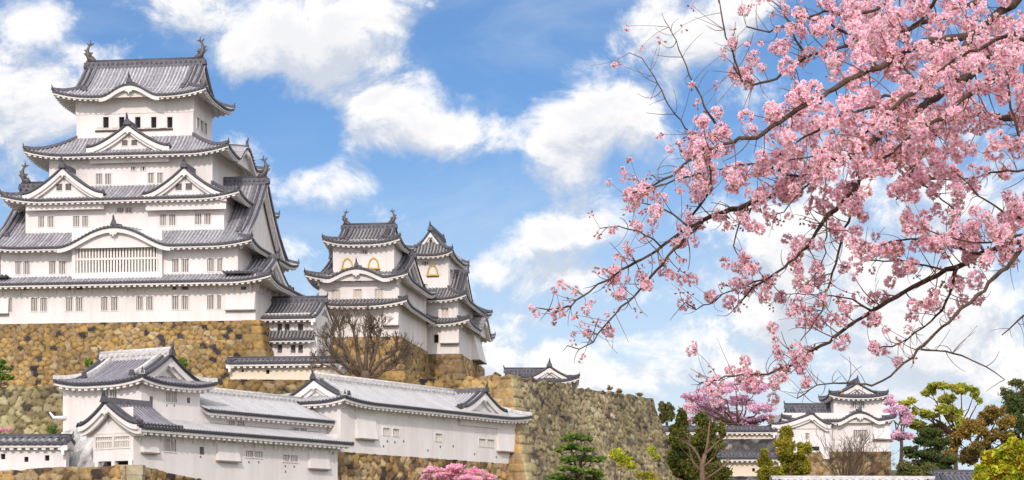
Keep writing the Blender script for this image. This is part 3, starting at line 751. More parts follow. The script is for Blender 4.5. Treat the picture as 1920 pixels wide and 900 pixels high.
def build_keep():
    T = K.thing('castle_keep', 'towering white five storey castle keep with grey tiled roofs on an ochre stone base', 'castle keep')
    v = dict(a=(0, 15.5), b=(.45, 15.2), c=(2.1, 14), d=(3.9, 14), e=(5.2, 11.5))
    hw = dict(a=K.u(479, 0), b=(K.u(445, .45)-K.u(0, .45))/2, c=(K.u(419, 2.1)-K.u(47, 2.1))/2, d=(K.u(398, 3.9)-K.u(92, 3.9))/2, e=(K.u(362, 5.2)-K.u(143, 5.2))/2)
    # roofs ------------------------------------------------------
    zb2, zb3, zb4, zb5 = K.z(219, 519, .45), K.z(233, 431, 2.1), K.z(244, 350, 3.9), K.z(252, 259, 5.2)
    X = (K.u(508, -1.5)); z0 = K.z(219, 528, -1.5)
    r1 = Roof(-X, X, -1.5, v['a'][1]+1.5, z0, zb2-z0+.1, inner=(-hw['b'], hw['b'], *v['b']), lift=.55)
    X = K.u(472, -1.05); z0 = K.z(380, 457, -1.05); ym = (-1.05+16.7)/2
    xr = K.u(500, ym, 341); zr = K.z(460, 345, ym)
    kw2 = 5.3
    r2 = Roof(-X, X, -1.05, 16.7, z0, zr-z0, gd=X-xr+.6, ext=.6, c=.45, lift=.5, bumps=dict(f=(0, kw2, 1.75, True)))
    X = (K.u(447, .6)-K.u(0, .6))/2; z0 = K.z(219, 371, .6)
    r3 = Roof(-X, X, .6, 15.5, z0, zb4-z0+.1, inner=(-hw['d'], hw['d'], *v['d']), lift=.55)
    X = (K.u(426, 2.4)-K.u(42, 2.4))/2; z0 = K.z(234, 286.5, 2.4)
    r4 = Roof(-X, X, 2.4, 15.5, z0, zb5-z0+.1, inner=(-hw['e'], hw['e'], *v['e']), lift=.6, bumps=dict(r=(9.6, 3.4, 1.55, True)))
    X = (K.u(388, 3.4)-K.u(100, 3.4))/2; z0 = K.z(130, 181, 3.4); ym5 = (5.2+11.5)/2
    xr = (K.u(384, ym5, 120)-K.u(166, ym5, 120))/2; zr = K.z(275, 124, ym5)
    r5 = Roof(-X, X, 3.4, 13.3, z0, zr-z0, gd=X-xr+.5, ext=.5, c=.42, lift=.6, bumps=dict(f=(0, 2.75, 1.05, True)))
    # storeys ------------------------------------------------------
    def H(v0, L, *r): return [hole(K, z2, v0, *q, *r) for q in L]
    h1 = H(0, [(-18, 18, 715, 795), (50, 68, 722, 795)][:0] + [(175, 212, 716, 792), (228, 267, 716, 792), (372, 411, 714, 790), (427, 466, 714, 790), (570, 607, 711, 787), (625, 664, 711, 787), (768, 807, 708, 784), (823, 862, 708, 784), (967, 1006, 705, 781), (1022, 1061, 705, 781), (1166, 1205, 702, 778), (1222, 1245, 702, 778)])
    h1 += [(a-(h1[2][0]-h1[0][0]), b-(h1[2][0]-h1[0][0]), c, d) for a, b, c, d in h1[:2]]
    storey(T, -hw['a'], hw['a'], *v['a'], -.05, r1.z('f', 0, 1.5)-.06, dict(f=h1))
    bx0, bx1 = hole(K, z2, -.1, 405, 912, 425, 606)[:2]
    h2 = [q for q in H(.45, [(88, 118, 510, 583), (133, 171, 510, 583), (277, 315, 508, 581), (332, 370, 508, 581), (970, 1008, 498, 571), (1022, 1063, 498, 571), (1166, 1207, 494, 567), (1222, 1252, 494, 567)])]
    storey(T, -hw['b'], hw['b'], *v['b'], zb2-.25, r2.z('f', 6, 1.5)-.06, dict(f=h2))
    h3 = H(2.1, [(217, 251, 257, 318), (268, 303, 257, 318), (411, 449, 254, 315), (463, 497, 254, 315), (900, 937, 246, 307), (951, 990, 246, 307), (1097, 1136, 241, 302), (1150, 1188, 241, 302), (658, 698, 208, 237), (706, 745, 208, 237)])
    storey(T, -hw['c'], hw['c'], *v['c'], zb3-1.2, r3.z('f', 0, 1.5)-.06, dict(f=h3))
    h4 = H(3.9, [(540, 577, 17, 76), (591, 627, 17, 76), (832, 868, 12, 70), (884, 918, 12, 70)]) + [hole(K, z1, 3.9, 790, 822, 812, 836, 2), hole(K, z1, 3.9, 847, 880, 812, 836, 2)]
    storey(T, -hw['d'], hw['d'], *v['d'], zb4-.3, r4.z('f', 0, 1.5)-.06, dict(f=h4))
    h5 = [hole(K, z1, 5.2, a, b, 512, 578, 0, 'black') for a, b in ((622, 656), (718, 750), (815, 847), (911, 943), (1008, 1040))]
    xe = hw['e']; h5r = []
    for a, b, y0_, y1_ in ((1185, 1200, 530, 608), (1207, 1225, 545, 622), (1230, 1246, 568, 640)):
        p, q = z1(a, (y0_+y1_)/2), z1(b, (y0_+y1_)/2); va, vb = K.side(*p, xe)[0], K.side(*q, xe)[0]
        h5r.append((va, vb, h5[0][2], h5[0][3], 0, 'black'))
    w5 = storey(T, -xe, xe, *v['e'], zb5-.3, r5.z('f', 6, 1.8)-.06, dict(f=h5, r=h5r))
    fm5 = fm_front(5.2)
    for a, b in ((582, 618), (676, 714), (778, 811), (870, 908), (964, 1004)):
        q = hole(K, z1, 5.2, a, b, 512, 578); mb = MB(); fbox(mb, fm5, q[0], q[1], q[2], q[3], .01, .07); mb.build('shutter', M['plaster'], T)
    q = hole(K, z1, 5.2, 575, 1042, 586, 597); mb = MB(); fbox(mb, fm5, q[0], q[1], q[2], q[3]-.02, .0, .14); mb.build('sill', M['wood'], T)
    mb = MB()
    for zz in (h5[0][3]+.25, h5[0][3]+1.35): fbox(mb, fm5, -xe-.03, xe+.03, zz, zz+.14, .0, .05)
    for i in range(6):
        x = -xe+i*2*xe/5; fbox(mb, fm5, x-.09, x+.09, h5[0][3]+.39, h5[0][3]+1.35, .0, .04)
    mb.build('timber_band', M['plaster'], T)
    # roof meshes
    r1.build(T, M['t_keep'], fs=1.0); r2.build(T, M['t_keep'], fs=1.05, eave_in=1.5, gable='both', orn='shachi'); r3.build(T, M['t_keep'], fs=1.0)
    r4.build(T, M['t_keep'], fs=1.0); r5.build(T, M['t_keep'], fs=1.05, eave_in=1.8, orn='shachi')
    # latticed bay under the undulating gable
    zl0, zl1 = K.z(219, 522, -.15), K.z(219, 452, -.15)
    mb = MB(); fb = fm_front(-.15)
    fbox(mb, fb, bx0, bx1, zl0, zl0+.55, -.6, .0); fbox(mb, fb, bx0, bx1, zl1-.25, zl1+.9, -.6, -.002)
    fbox(mb, fb, bx0, bx0+.35, zl0+.55, zl1-.25, -.6, -.001); fbox(mb, fb, bx1-.35, bx1, zl0+.55, zl1-.25, -.6, -.001)
    bay = mb.build('lattice_bay', M['plaster'], T)
    mb = MB(); mb.poly([fb(bx0+.3, zl0+.5, -.4), fb(bx1-.3, zl0+.5, -.4), fb(bx1-.3, zl1-.2, -.4), fb(bx0+.3, zl1-.2, -.4)]); mb.build('window', M['dark'], bay)
    mb = MB(); n = 27
    for i in range(n):
        x = bx0+.35+(i+.5)*(bx1-bx0-.7)/n; fbox(mb, fb, x-.085, x+.085, zl0+.55, zl1-.25, -.2, -.06)
    zm = (zl0+zl1)/2+.1; fbox(mb, fb, bx0+.35, bx1-.35, zm-.09, zm+.09, -.16, -.03)
    mb.build('bars', M['bar'], bay)
    # brackets under the lowest eave, slots and drop bays
    f0 = fm_front(0); zt = r1.z('f', 0, 1.5)-.42
    for x in range(-14, 28): 
        px = (10+100*x)/3
        u = K.u(px, 0, 545)
        if -hw['a']+.3 < u < hw['a']-.2: bracket(T, f0, u, zt, .95, 1.0)
    fr = fm_right(hw['a'])
    for i in range(8): bracket(T, fr, .6+i*2.0, zt, .95, 1.0)
    for sx in (-1, 1):
        a, b = sorted((sx*hw['a']-sx*.0, sx*(hw['a']-2.7)))
        drop_bay(T, f0, a+.02, b-.02, K.z(450, 581, 0), zt-1.1, .35, ot=.03)
    # dark smoke vents under the first eave
    for px in (137, 150, 385/3, 447/3, 980/3, 1042/3, 1370/3):
        pass
    for a, b in ((380, 400), (430, 465), (970, 993), (1025, 1060), (130, 165), (1355, 1385)):
        q = hole(K, z2, 0, a, b, 652, 670); mb = MB(); fbox(mb, f0, q[0], q[1], q[2], q[3], -.02, .02); mb.build('vent', M['dark'], T)
    # front gables on the third and fourth roofs
    def gab(px, pl, pr, yf, ya, vv, L, win=None):
        c = K.u(px, vv, yf); zf = K.z(px, yf, vv); h = K.z(px, ya, vv)-zf; hwd = (K.u(pr, vv, yf)-K.u(pl, vv, yf))/2
        g = gable(T, lambda s, k, z: (c+s, vv+k, zf+z), hwd, h, L, M['t_keep'], win=win, fs=1.0, wall_in=.55, foot=.18)
        return g
    wz = (.55, 1.15)
    gab(345, 268, 424, 366, 313, .75, 4.2, [(-.95, -.35, *wz), (.0, .6, *wz)])
    gab(117, 40, 191, 366.5, 314, .75, 4.2, [(-.75, -.2, *wz), (.1, .65, *wz)])
    gab(239, 160, 315, 278, 233, 2.75, 3.6, [(-.7, -.15, .35, .85), (.2, .75, .35, .85)])
    # east-facing gable on the lowest roof
    zf = r1.z0+.35; xg = K.u(519, 5.6, 483); h = K.z(500, 485, 5.6)-zf
    for sx in (1, -1):
        gable(T, lambda s, k, z: (sx*(xg-k), 5.6+s, zf+z), 6.4, h, xg-hw['b']+1.0, M['t_keep'], fs=1.0, c=.5, foot=.5, orn=None)
    return T, r1, hw

KEEP, KR1, KHW = build_keep()

def keep_base():
    """ochre stone base under the keep"""
    o = K.O; x, y = K.x, K.y
    def wp(u, v): p = o+x*u+y*v; return (p.x, p.y)
    zt = K.O.z-.06; zb = 12.0; B = 3.6
    hw_ = K.u(487, -.25, 603)
    A0 = wp(-hw_-8, -.25); A1 = wp(hw_, -.25); A2 = wp(hw_, 16.5)
    H = zt-zb
    # faces with battered corner: shrink the ends so both faces meet on the corner line
    def face(u0, v0, u1, v1, nx, ny, S, e0, e1, seed):
        def P(s, t):
            f = t/H; off = B*(1-f)**1.4
            a = s/S
            du = (u0+(u1-u0)*a)+nx*off; dv = (v0+(v1-v0)*a)+ny*off
            if e1: du += (1 if u1 > u0 else 0)*off*a; 
            if e0: dv -= off*(1-a)
            p = o+x*du+y*dv; n = x*nx+y*ny
            return (p.x, p.y, zb+t), (n.x, n.y, .25)
        return stone_face(P, S, H, size=.54, step=.11, relief=.2, seed=seed, quoin=([1] if e1 else [0]))
    f1 = face(-hw_-1, -.25, hw_, -.25, 0, -1, 2*hw_+1, False, True, 3)
    f2 = face(hw_, -.25, hw_, 16.5, 1, 0, 16.75, True, False, 4)
    top = [tuple(o+x*u+y*v_+Vector((0, 0, -.05))) for u, v_ in ((-hw_-1, -.25), (hw_, -.25), (hw_, 16.5), (-hw_-1, 16.5))]
    ob = stone_object('foundation_wall', [f1, f2], 'stone_keep', extra=[top])
    tag(ob, 'battered ochre stone base with dark blocks carrying the largest white keep', 'stone wall')
keep_base()

# ------------------------------------------------------------------ small keeps
def kato(parent, fm, s0, s1, z0, z1):
    """bell-shaped window with gilt rim"""
    w = s1-s0; h = z1-z0; c = (s0+s1)/2
    pr = [(-.5, 0), (-.46, .35), (-.40, .62), (-.28, .82), (-.12, .93), (0, 1.0), (.12, .93), (.28, .82), (.40, .62), (.46, .35), (.5, 0)]
    mb = MB(); mb.poly([fm(c+a*w, z0+b*h, .02) for a, b in pr]); k = mb.build('window', M['plaster_old'], parent)
    mb = MB(); mb.tube([fm(c+a*w, z0+b*h, .05) for a, b in pr], .075, 6); fbox(mb, fm, s0-.15, s1+.15, z0-.12, z0+.03, 0, .14); mb.build('frame', M['gold'], k)
    mb = MB(); mb.poly([fm(c+a*w*.62, z0+b*h*.8, .026) for a, b in pr]); mb.build('pane', M['bar'], k)
    mb = MB(); fbox(mb, fm, s0-.1, s1+.1, z0-.24, z0-.12, 0, .08); mb.build('sill', M['wood'], k)

SA = Fr(672, 631, 205, YAW)
def build_small_a():
    T = SA.thing('castle_turret', 'white small keep behind the bare tree, with two gilt bell windows side by side', 'castle turret', 'small keeps beside the main keep')
    u = SA.u
    hw1 = (u(748, 0)-u(596, 0))/2; hw2 = (u(747, .3)-u(597, .3))/2; v3 = 2.4; hw3 = (u(738, v3)-u(623.5, v3))/2
    zb2, zb3 = SA.z(672, 563, .3), SA.z(681, 505, v3)
    X = (u(762, -1.4)-u(570, -1.4))/2; z0 = SA.z(660, 570, -1.4)
    r1 = Roof(-X, X, -1.4, 16.9, z0, zb2-z0+.1, inner=(-hw2, hw2, .3, 15.3), lift=.5)
    X = (u(761, -1.1)-u(568, -1.1))/2; z0 = SA.z(600, 522, -1.1); ym = 7.0
    xr = (u(766, ym, 480)-u(611, ym, 480))/2; zr = SA.z(700, 484, ym)
    r2 = Roof(-X, X, -1.1, 15.1, z0, zr-z0, gd=X-xr+.5, ext=.5, c=.42, lift=.55, bumps=dict(f=(0, 3.3, 1.0, True)))
    X = (u(744, 1.3)-u(599, 1.3))/2; z0 = SA.z(650, 455, 1.3); ym3 = (v3+8)/2
    xr = (u(740, ym3, 421)-u(643, ym3, 421))/2; zr = SA.z(690, 425, ym3)-.2
    r3 = Roof(-X, X, 1.3, 9.1, z0, zr-z0, gd=X-xr+.5, ext=.5, c=.42, lift=.5)
    def H(v0, L, *r): return [hole(SA, z3, v0, *q, *r) for q in L]
    storey(T, -hw1, hw1, 0, 15.5, -.05, r1.z('f', 0, 1.4)-.06, dict(f=H(0, [(430, 465, 562, 600), (540, 578, 560, 600)], 4)))
    storey(T, -hw2, hw2, .3, 15.3, zb2-.25, r2.z('f', 4, 1.4)-.06, dict(f=H(.3, [(377, 415, 432, 472), (485, 525, 430, 470), (592, 630, 427, 468)], 5, 'cream') + H(.3, [(436, 470, 378, 394), (492, 526, 377, 393)], 0)))
    storey(T, -hw3, hw3, v3, 8, zb3-.6, r3.z('f', 3, 1.1)-.06, dict(f=H(v3, [(525, 555, 234, 256)], 3)))
    for q in H(v3, [(430, 480, 277, 326), (559, 610, 275, 325)]): kato(T, fm_front(v3), *q)
    r1.build(T, M['t_small']); r2.build(T, M['t_small'], eave_in=1.4); r3.build(T, M['t_small'], eave_in=1.1, orn='shachi', fs=.8)
    f0 = fm_front(0); zs = SA.z(672, 611, 0); zt = r1.z('f', 0, 1.4)-.5
    q = H(0, [(305, 368, 540, 612)])[0]; drop_bay(T, f0, -hw1, q[1], zs, zt, .55)
    q = H(0, [(635, 728, 540, 612)])[0]; drop_bay(T, f0, q[0], hw1, zs, zt, .55)
    for i in range(7): bracket(T, f0, -hw1+.5+i*(2*hw1-1)/6, zt+.05, .8, .5)
    return T, hw1
SMALL_A, AHW = build_small_a()

SB = Fr(830, 663, 220.5, YAW)
def build_small_b():
    T = SB.thing('castle_turret', 'white small keep whose top gable faces front over one gilt bell window', 'castle turret', 'small keeps beside the main keep')
    u = SB.u
    x1 = u(861, 0); x0 = u(770, 0); V1 = 16.0
    x1b = u(866, .3); v3 = 2.2; a3, b3 = u(769, v3), u(841, v3); V3 = SB.side(865, 515, b3)[0]
    zb2, zb3 = SB.z(840, 598, .3), SB.z(810, 542, v3)
    X1 = u(880, -1.2); z0 = SB.z(840, 604, -1.2)
    r1 = Roof(x0-1.5, X1, -1.2, V1+1.5, z0, zb2-z0+.1, inner=(x0, x1b-.4, .3, V1), lift=.5, bumps=dict(r=(11.0, 4.2, 1.7, True)))
    X1 = u(874, -1.0); z0 = SB.z(840, 559, -1.0)
    r2 = Roof(x0-1.5, X1, -1.0, V1+1.5, z0, zb3-z0+.1, inner=(a3, b3, v3, max(V3, 9)), lift=.55)
    X0, X1 = u(757, .9), u(848, .9); z0 = SB.z(800, 477, .9); ymx = (X0+X1)/2; V3 = max(V3, 9)
    zr = SB.z(790, 433, 2.5)
    r3 = Roof(.9, V3+1.3, X0, X1, z0, zr-z0, gd=1.9, ext=.45, c=.42, lift=.5, T=SWAP)
    def H(v0, L, *r): return [hole(SB, z3, v0, *q, *r) for q in L]
    storey(T, x0, x1, 0, V1, -.05, r1.z('f', x0+3, 1.2)-.06, dict(f=H(0, [(884, 907, 655, 696)], 0, 'black')))
    storey(T, x0, x1b-.4, .3, V1, zb2-.25, r2.z('f', x0+3, 1.3)-.06, dict(f=H(.3, [(925, 955, 523, 563)], 4, 'cream')))
    d = H(v3, [(826, 854, 293, 309), (826, 850, 404, 424)], 2)
    p = z3(962, 345); q = z3(976, 345); va, vb = SB.side(*p, b3)[0], SB.side(*q, b3)[0]
    storey(T, a3, b3, v3, V3, zb3-.5, r3.z('l', ymx, 1.2)-.06, dict(f=d, r=[(va, vb, SB.z(840, z3(0, 368)[1], v3), SB.z(840, z3(0, 322)[1], v3), 0, 'black')]))
    for q in H(v3, [(853, 903, 312, 358)]): kato(T, fm_front(v3), *q)
    r1.build(T, M['t_small']); r2.build(T, M['t_small']); r3.build(T, M['t_small'], eave_in=1.2, fs=.95)
    # east gable on the middle roof
    zf = r2.z0+.4; xg = u(876, 6.0, 512); h = SB.z(865, 512, 6.0)-zf
    gable(T, lambda s, k, z: (xg-k, 5.8+s, zf+z), 4.9, h, xg-b3+.6, M['t_small'], c=.45, foot=.3)
    f0 = fm_front(0); zs = SB.z(840, z3(0, 698)[1], 0); zt = r1.z('f', x0+3, 1.2)-.5
    q = H(0, [(918, 1010, 640, 700)])[0]; drop_bay(T, f0, q[0], x1, zs, zt, .5)
    fr = fm_right(x1); drop_bay(T, fr, 8.5, 13.5, zs-.9, zt+.2, .9)
    for i in range(4): bracket(T, f0, u(812, 0)+i*1.0, zt+.05, .7, .5)
    for i in range(6): bracket(T, fr, .8+i*2.4, zt+.05, .8, .5)
    return T, x0, x1
SMALL_B, BX0, BX1 = build_small_b()

def small_bases():
    def base(name, fr, u0, u1, V1, zb, B, seed, lab, qf=[1]):
        o, x, y = fr.O, fr.x, fr.y; H = o.z-.06-zb
        def PF(s, t):
            off = B*(1-t/H)**1.3; p = o+x*(u0+s*(u1-u0+.12+off)/(u1-u0+.12))+y*(-.12-off); n = -y; return (p.x, p.y, zb+t), (n.x, n.y, .2)
        def PR(s, t):
            off = B*(1-t/H)**1.3; p = o+x*(u1+.12+off)+y*(-.12-off+s*(1+off/V1)); n = x; return (p.x, p.y, zb+t), (n.x, n.y, .2)
        f1 = stone_face(PF, u1-u0+.12, H, size=.7, step=.16, relief=.22, seed=seed, quoin=qf)
        f2 = stone_face(PR, V1, H, size=.7, step=.16, relief=.22, seed=seed+1, quoin=[0])
        ob = stone_object(name, [f1, f2], 'stone_dark' if seed > 24 else 'stone_keep', extra=[[tuple(o+x*a+y*b+Vector((0, 0, -.05))) for a, b in ((u0, -.12), (u1+.12, -.12), (u1+.12, V1), (u0, V1))]])
        tag(ob, lab, 'stone wall')
    base('foundation_wall', SA, -AHW-.3, AHW, 15.5, 14.5, 1.3, 21, 'brown stone base under the small keep behind the bare tree')
    base('foundation_wall', SB, BX0, BX1, 17, 15.0, 1.2, 25, 'squat brown stone base under the rightmost small keep, seen on its corner')
small_bases()

# ------------------------------------------------------------------ connecting corridor between main and small keep
def corridor():
    C = Fr(545, 662, 191.9, YAW)
    T = C.thing('connecting_corridor', 'low two storey white corridor linking the main keep to the small keep', 'corridor')
    u = C.u; x0, x1 = u(486, 0), u(594, 0)
    def H(v0, L, *r): return [hole(C, z3, v0, *q, *r) for q in L]
    zr1, zr2 = C.z(545, 634, -.7), C.z(545, 594, -.9)
    a = Roof(x0, x1, -.9, 3.5, zr1-.05, .8, inner=(x0+.001, x1-.001, .02, 3), lift=0)
    storey(T, x0, x1, 0, 6, -.5, zr1+.4, dict(f=H(0, [(107, 130, 706, 746), (173, 197, 706, 746), (210, 234, 706, 746)], 0)))
    storey(T, x0, x1, .05, 6, zr1+.4, zr2+.45, dict(f=H(.05, [(107, 130, 601, 643), (143, 167, 601, 643), (208, 235, 600, 642)], 0)))
    a.build(T, M['t_small'], sides='f', hip=False)
    zr = C.z(545, 568, 3)
    b = Roof(x0-.3, x1+.1, -1.0, 7.0, zr2, zr-zr2, gd=None, ext=0, lift=0)
    b.build(T, M['t_small'], sides='fb', eave_in=1.0)
corridor()

# ------------------------------------------------------------------ roofed white wall on the upper terrace
def roofed_wall(name, label, fr, x0, x1, zb, ze, zr, mats, thick=.8, holes=(), group=None, mat='plaster', ov=.55, foot=None, cat='wall', w=.34):
    zr = max(ze+.25, zr-.36); T = fr.thing(name, label, cat, group)
    mb = MB(); fm = fm_front(0)
    wall_face(mb, fm, x0, x1, zb, ze+.1, holes); wall_face(mb, fm_right(x1), 0, thick, zb, ze+.1); wall_face(mb, fm_left(x0), 0, thick, zb, ze+.1); wall_face(mb, fm_back(thick), x0, x1, zb, ze+.1)
    mb.build('wall', M[mat], T)
    for h in holes: window(T, fm, h, nb=0, depth=.25, shade='black', name='loophole', bars=False, frame=0)
    r = Roof(x0-.2, x1+.2, -ov, thick+ov, ze, zr-ze, gd=None, ext=0, lift=0, c=.2, w=w)
    r.build(T, mats, sides='fb', eave_in=ov, fs=.42)
    return T
WF = Fr(500, 711, 178, YAW)
def sq(fr, px, py, v, r): a = fr.front(px, py, v); return (a[0]-r, a[0]+r, a[1]-r*1.2, a[1]+r*1.2)
roofed_wall('roofed_wall', 'cream plastered wall with tiled coping above ochre stones, left of the bare tree', WF, WF.u(432, 0), WF.u(642, 0), -.1, WF.z(500, 679, -.5), WF.z(500, 668, .5), M['t_small'], holes=[sq(WF, 502, 697, 0, .15), sq(WF, 455, 695, 0, .10)], mat='cream', thick=.9, ov=.7)
# ------------------------------------------------------------------ lower compound: gatehouse, corridor, long turret
LY = 58
G = Fr(250, 872, 128, LY)
def pairs(fr, zf, v, L, *r): return [hole(fr, zf, v, *q, *r) for q in L]
def sholes(fr, zf, u, L, *r):
    out = []
    for (x0, x1, y0, y1) in L:
        a, b, m = zf(x0, (y0+y1)/2), zf(x1, (y0+y1)/2), (x0+x1)/2
        va, vb = fr.side(*a, u)[0], fr.side(*b, u)[0]; t, bt = fr.side(*zf(m, y0), u)[1], fr.side(*zf(m, y1), u)[1]
        out.append((min(va, vb), max(va, vb), min(t, bt), max(t, bt))+r)
    return out

YG = 2.0
XG = G.front(265, 790, YG)[0]; XE = G.front(375, 770, YG)[0]
YL = G.side(118, 800, XG)[0]
YB = G.side(175, 850, 0)[0]
PENT_Z0 = G.z(400, 809.5, -.9); PENT_Z1 = G.z(266, 785, YG)
def gatehouse():
    T = G.thing('gatehouse', 'white corner gatehouse with dark tiled hip and gable roof and smoke stained left wall', 'gatehouse')
    z0 = G.z(330, 719, YG-.8); zr = G.z(321, 667, YG)
    r = Roof(YG-.8, G.side(99, 719, XG-.8)[0], XG-.8, XE+.75, z0, zr-z0, gd=1.25, ext=.45, c=.4, lift=.35, T=SWAP, w=.30)
    hl = sholes(G, z4, XG, [(574, 612, 398, 455), (622, 660, 396, 453)], 3)
    hf = pairs(G, z4, YG, [(930, 958, 402, 460), (964, 992, 404, 463)], 3)
    zs = G.side(140, 800, XG)[1]
    storey(T, XG, XE, YG, YL, zs, r.z('f', XG+1.5, .8)-.06, dict(l=hl, f=hf))
    # lower part of the walls, weathered
    mb = MB(); wall_face(mb, fm_front(YG), XG, XE, -1, zs); wall_face(mb, fm_left(XG), YG, YL, -1.2, zs); mb.build('lower_wall', M['plaster_old'], T)
    # battered, soot stained foot of the left wall
    mb = MB(); ya, yb = YB+.35, YL+.1
    mb.hexa([(XG-2.3, ya, -1.0), (XG-2.0, yb, -1.0), (XG+.2, yb, -1.0), (XG+.2, ya, -1.0), (XG-.05, ya, zs+.4), (XG-.02, yb, zs-.3), (XG+.2, yb, zs-.3), (XG+.2, ya, zs+.4)])
    b = mb.build('buttress', M['stained'], T); b['label'] = 'sooty stained sloping wall foot'
    r.build(T, M['t_gate'], fs=.8, eave_in=.8, gable='both', ridge_mat='ridge_white')
    for q in ((850, 445), (1060, 452)): p = G.front(*z4(*q), YG); loophole(T, fm_front(YG), p[0], p[1], .14)
    for q in ((938, 480), (980, 482)): p = G.front(*z4(*q), YG); loophole(T, fm_front(YG), p[0], p[1], .05)
    mb = MB(); p = G.side(112, 783, XG-.2); mb.tube([(XG, YL-.3, p[1]), (XG-.3, YL+.5, p[1]), (XG-.35, YL+.8, p[1]+.35)], [.14, .12, .06]); mb.build('beam_end', M['plaster'], T)
    return T
gatehouse()

X_END = G.front(633, 850, 0)[0]
def lower_corridor():
    T = G.thing('corridor_wing', 'long white two tier corridor with pent roof and latticed gable end before the gatehouse', 'corridor')
    fm = fm_front(0); f2 = fm_front(YG)
    # lower wall along the front and latticed end face
    hf = pairs(G, z4, 0, [(922, 952, 668, 738), (958, 988, 672, 740), (1380, 1420, 736, 770), (1432, 1474, 740, 774)], 4) + pairs(G, z5, 0, [(172, 212, 730, 772), (220, 266, 734, 776)], 4)
    hf = [q if i < 2 else q+('cream',) for i, q in enumerate(hf)]
    le = sholes(G, z4, 0, [(540, 632, 642, 722), (645, 728, 636, 716)], 8)
    mb = MB(); wall_face(mb, fm, 0, X_END, -4, PENT_Z0+.25, hf); wall_face(mb, fm_left(0), 0, YB, .28, PENT_Z0+1.2, le); wall_face(mb, fm_back(YB), 0, XG+.3, .28, PENT_Z0+.6); wall_face(mb, fm_right(X_END), 0, 5, -4, PENT_Z0+.6)
    mb.poly([(0, 0, .28), (XG, 0, .28), (XG, YB, .28), (0, YB, .28)])
    mb.build('wall', M['plaster'], T)
    for h in hf: window(T, fm, h, nb=h[4], shade=h[5] if len(h) > 5 else 'dark')
    for h in le:
        w = window(T, fm_left(0), h, nb=9, bw=.45); mb = MB(); zm = (h[2]+h[3])/2; fbox(mb, fm_left(0), h[0], h[1], zm-.05, zm+.05, -.12, -.02); mb.build('rail', M['bar'], w)
    # timber feet under the projecting end
    for y in (.25, YB/2, YB-.25):
        mb = MB(); mb.box(-.02, .28, y-.14, y+.14, -.6, .28); mb.build('post', M['plaster'], T)
    mb = MB(); mb.poly([(1.2, 0, -.8), (1.2, YB, -.8), (1.2, YB, .28), (1.2, 0, .28)]); mb.build('recess', M['wood'], T)
    # pent roof
    p = Roof(-.3, X_END+.7, -.9, YG+2, PENT_Z0, PENT_Z1-PENT_Z0+.05, inner=(-.29, X_END+.69, YG, YG+1), lift=0, c=.25, w=.30, thick=.17)
    p.build(T, M['t_white'], sides='f', hip=False)
    # gable over the end face
    yc = YB/2; yl = G.side(146, 803, -.7)[0]
    zt = G.side(201, 755, -.7)[1]
    gable(T, lambda s, k, z: (-.7+k, yc-s, PENT_Z0+.05+z), yc+.9, zt-PENT_Z0, XG+1.1, M['t_gate'], hwl=yl-yc, fs=.75, c=.45, foot=.12, w=.30, zb=-.6, wall_in=.68, bh=.3)
    # upper tier
    ux1 = G.front(636, 800, YG)[0]
    z0 = G.z(500, 778, YG-.7); zr = G.z(480, 747, YG+2.2)
    hu = pairs(G, z4, YG, [(1282, 1318, 566, 615), (1332, 1372, 570, 618)], 3, 'cream') + pairs(G, z5, YG, [(232, 272, 555, 598), (282, 324, 558, 602)], 3, 'cream')
    mb = MB(); wall_face(mb, f2, XE, ux1, PENT_Z1-.5, z0+.3, hu); wall_face(mb, fm_right(ux1), YG, YG+4.4, PENT_Z1-.5, z0+.6); mb.build('wall', M['plaster'], T)
    for h in hu: window(T, f2, h, nb=3, shade='cream')
    r = Roof(XE+.05, G.front(648, 790, YG-.7)[0], YG-.7, YG+5.1, z0, zr-z0, gd=None, ext=0, c=.2, lift=0, w=.30, thick=.17)
    r.build(T, M['t_white'], sides='fb', eave_in=.7, fs=.6, gable='r', ridge_mat='ridge_white')
    # flared bays, brackets, loopholes
    def bay(zf, x0, x1, y0, y1, o=.26):
        q = hole(G, zf, 0, x0, x1, y0, y1); drop_bay(T, fm, q[0], q[1], q[2], q[3], o)
    bay(z4, 793, 880, 655, 745); bay(z4, 1216, 1338, 690, 792); bay(z5, 336, 462, 698, 818)
    zb = PENT_Z0-.32
    for i in range(20):
        x = .5+i*1.0
        if x < X_END: bracket(T, fm, x, zb+.1, .6, .55, .07)
    for zf, x, y in ((z4, 1135, 735), (z4, 1128, 770), (z4, 1400, 800), (z4, 1455, 800), (z5, 188, 803), (z5, 245, 806), (z5, 190, 838), (z5, 495, 720)):
        q = G.front(*zf(x, y), 0); loophole(T, fm, q[0], q[1], .20 if y == 735 else .06)
    return T
lower_corridor()

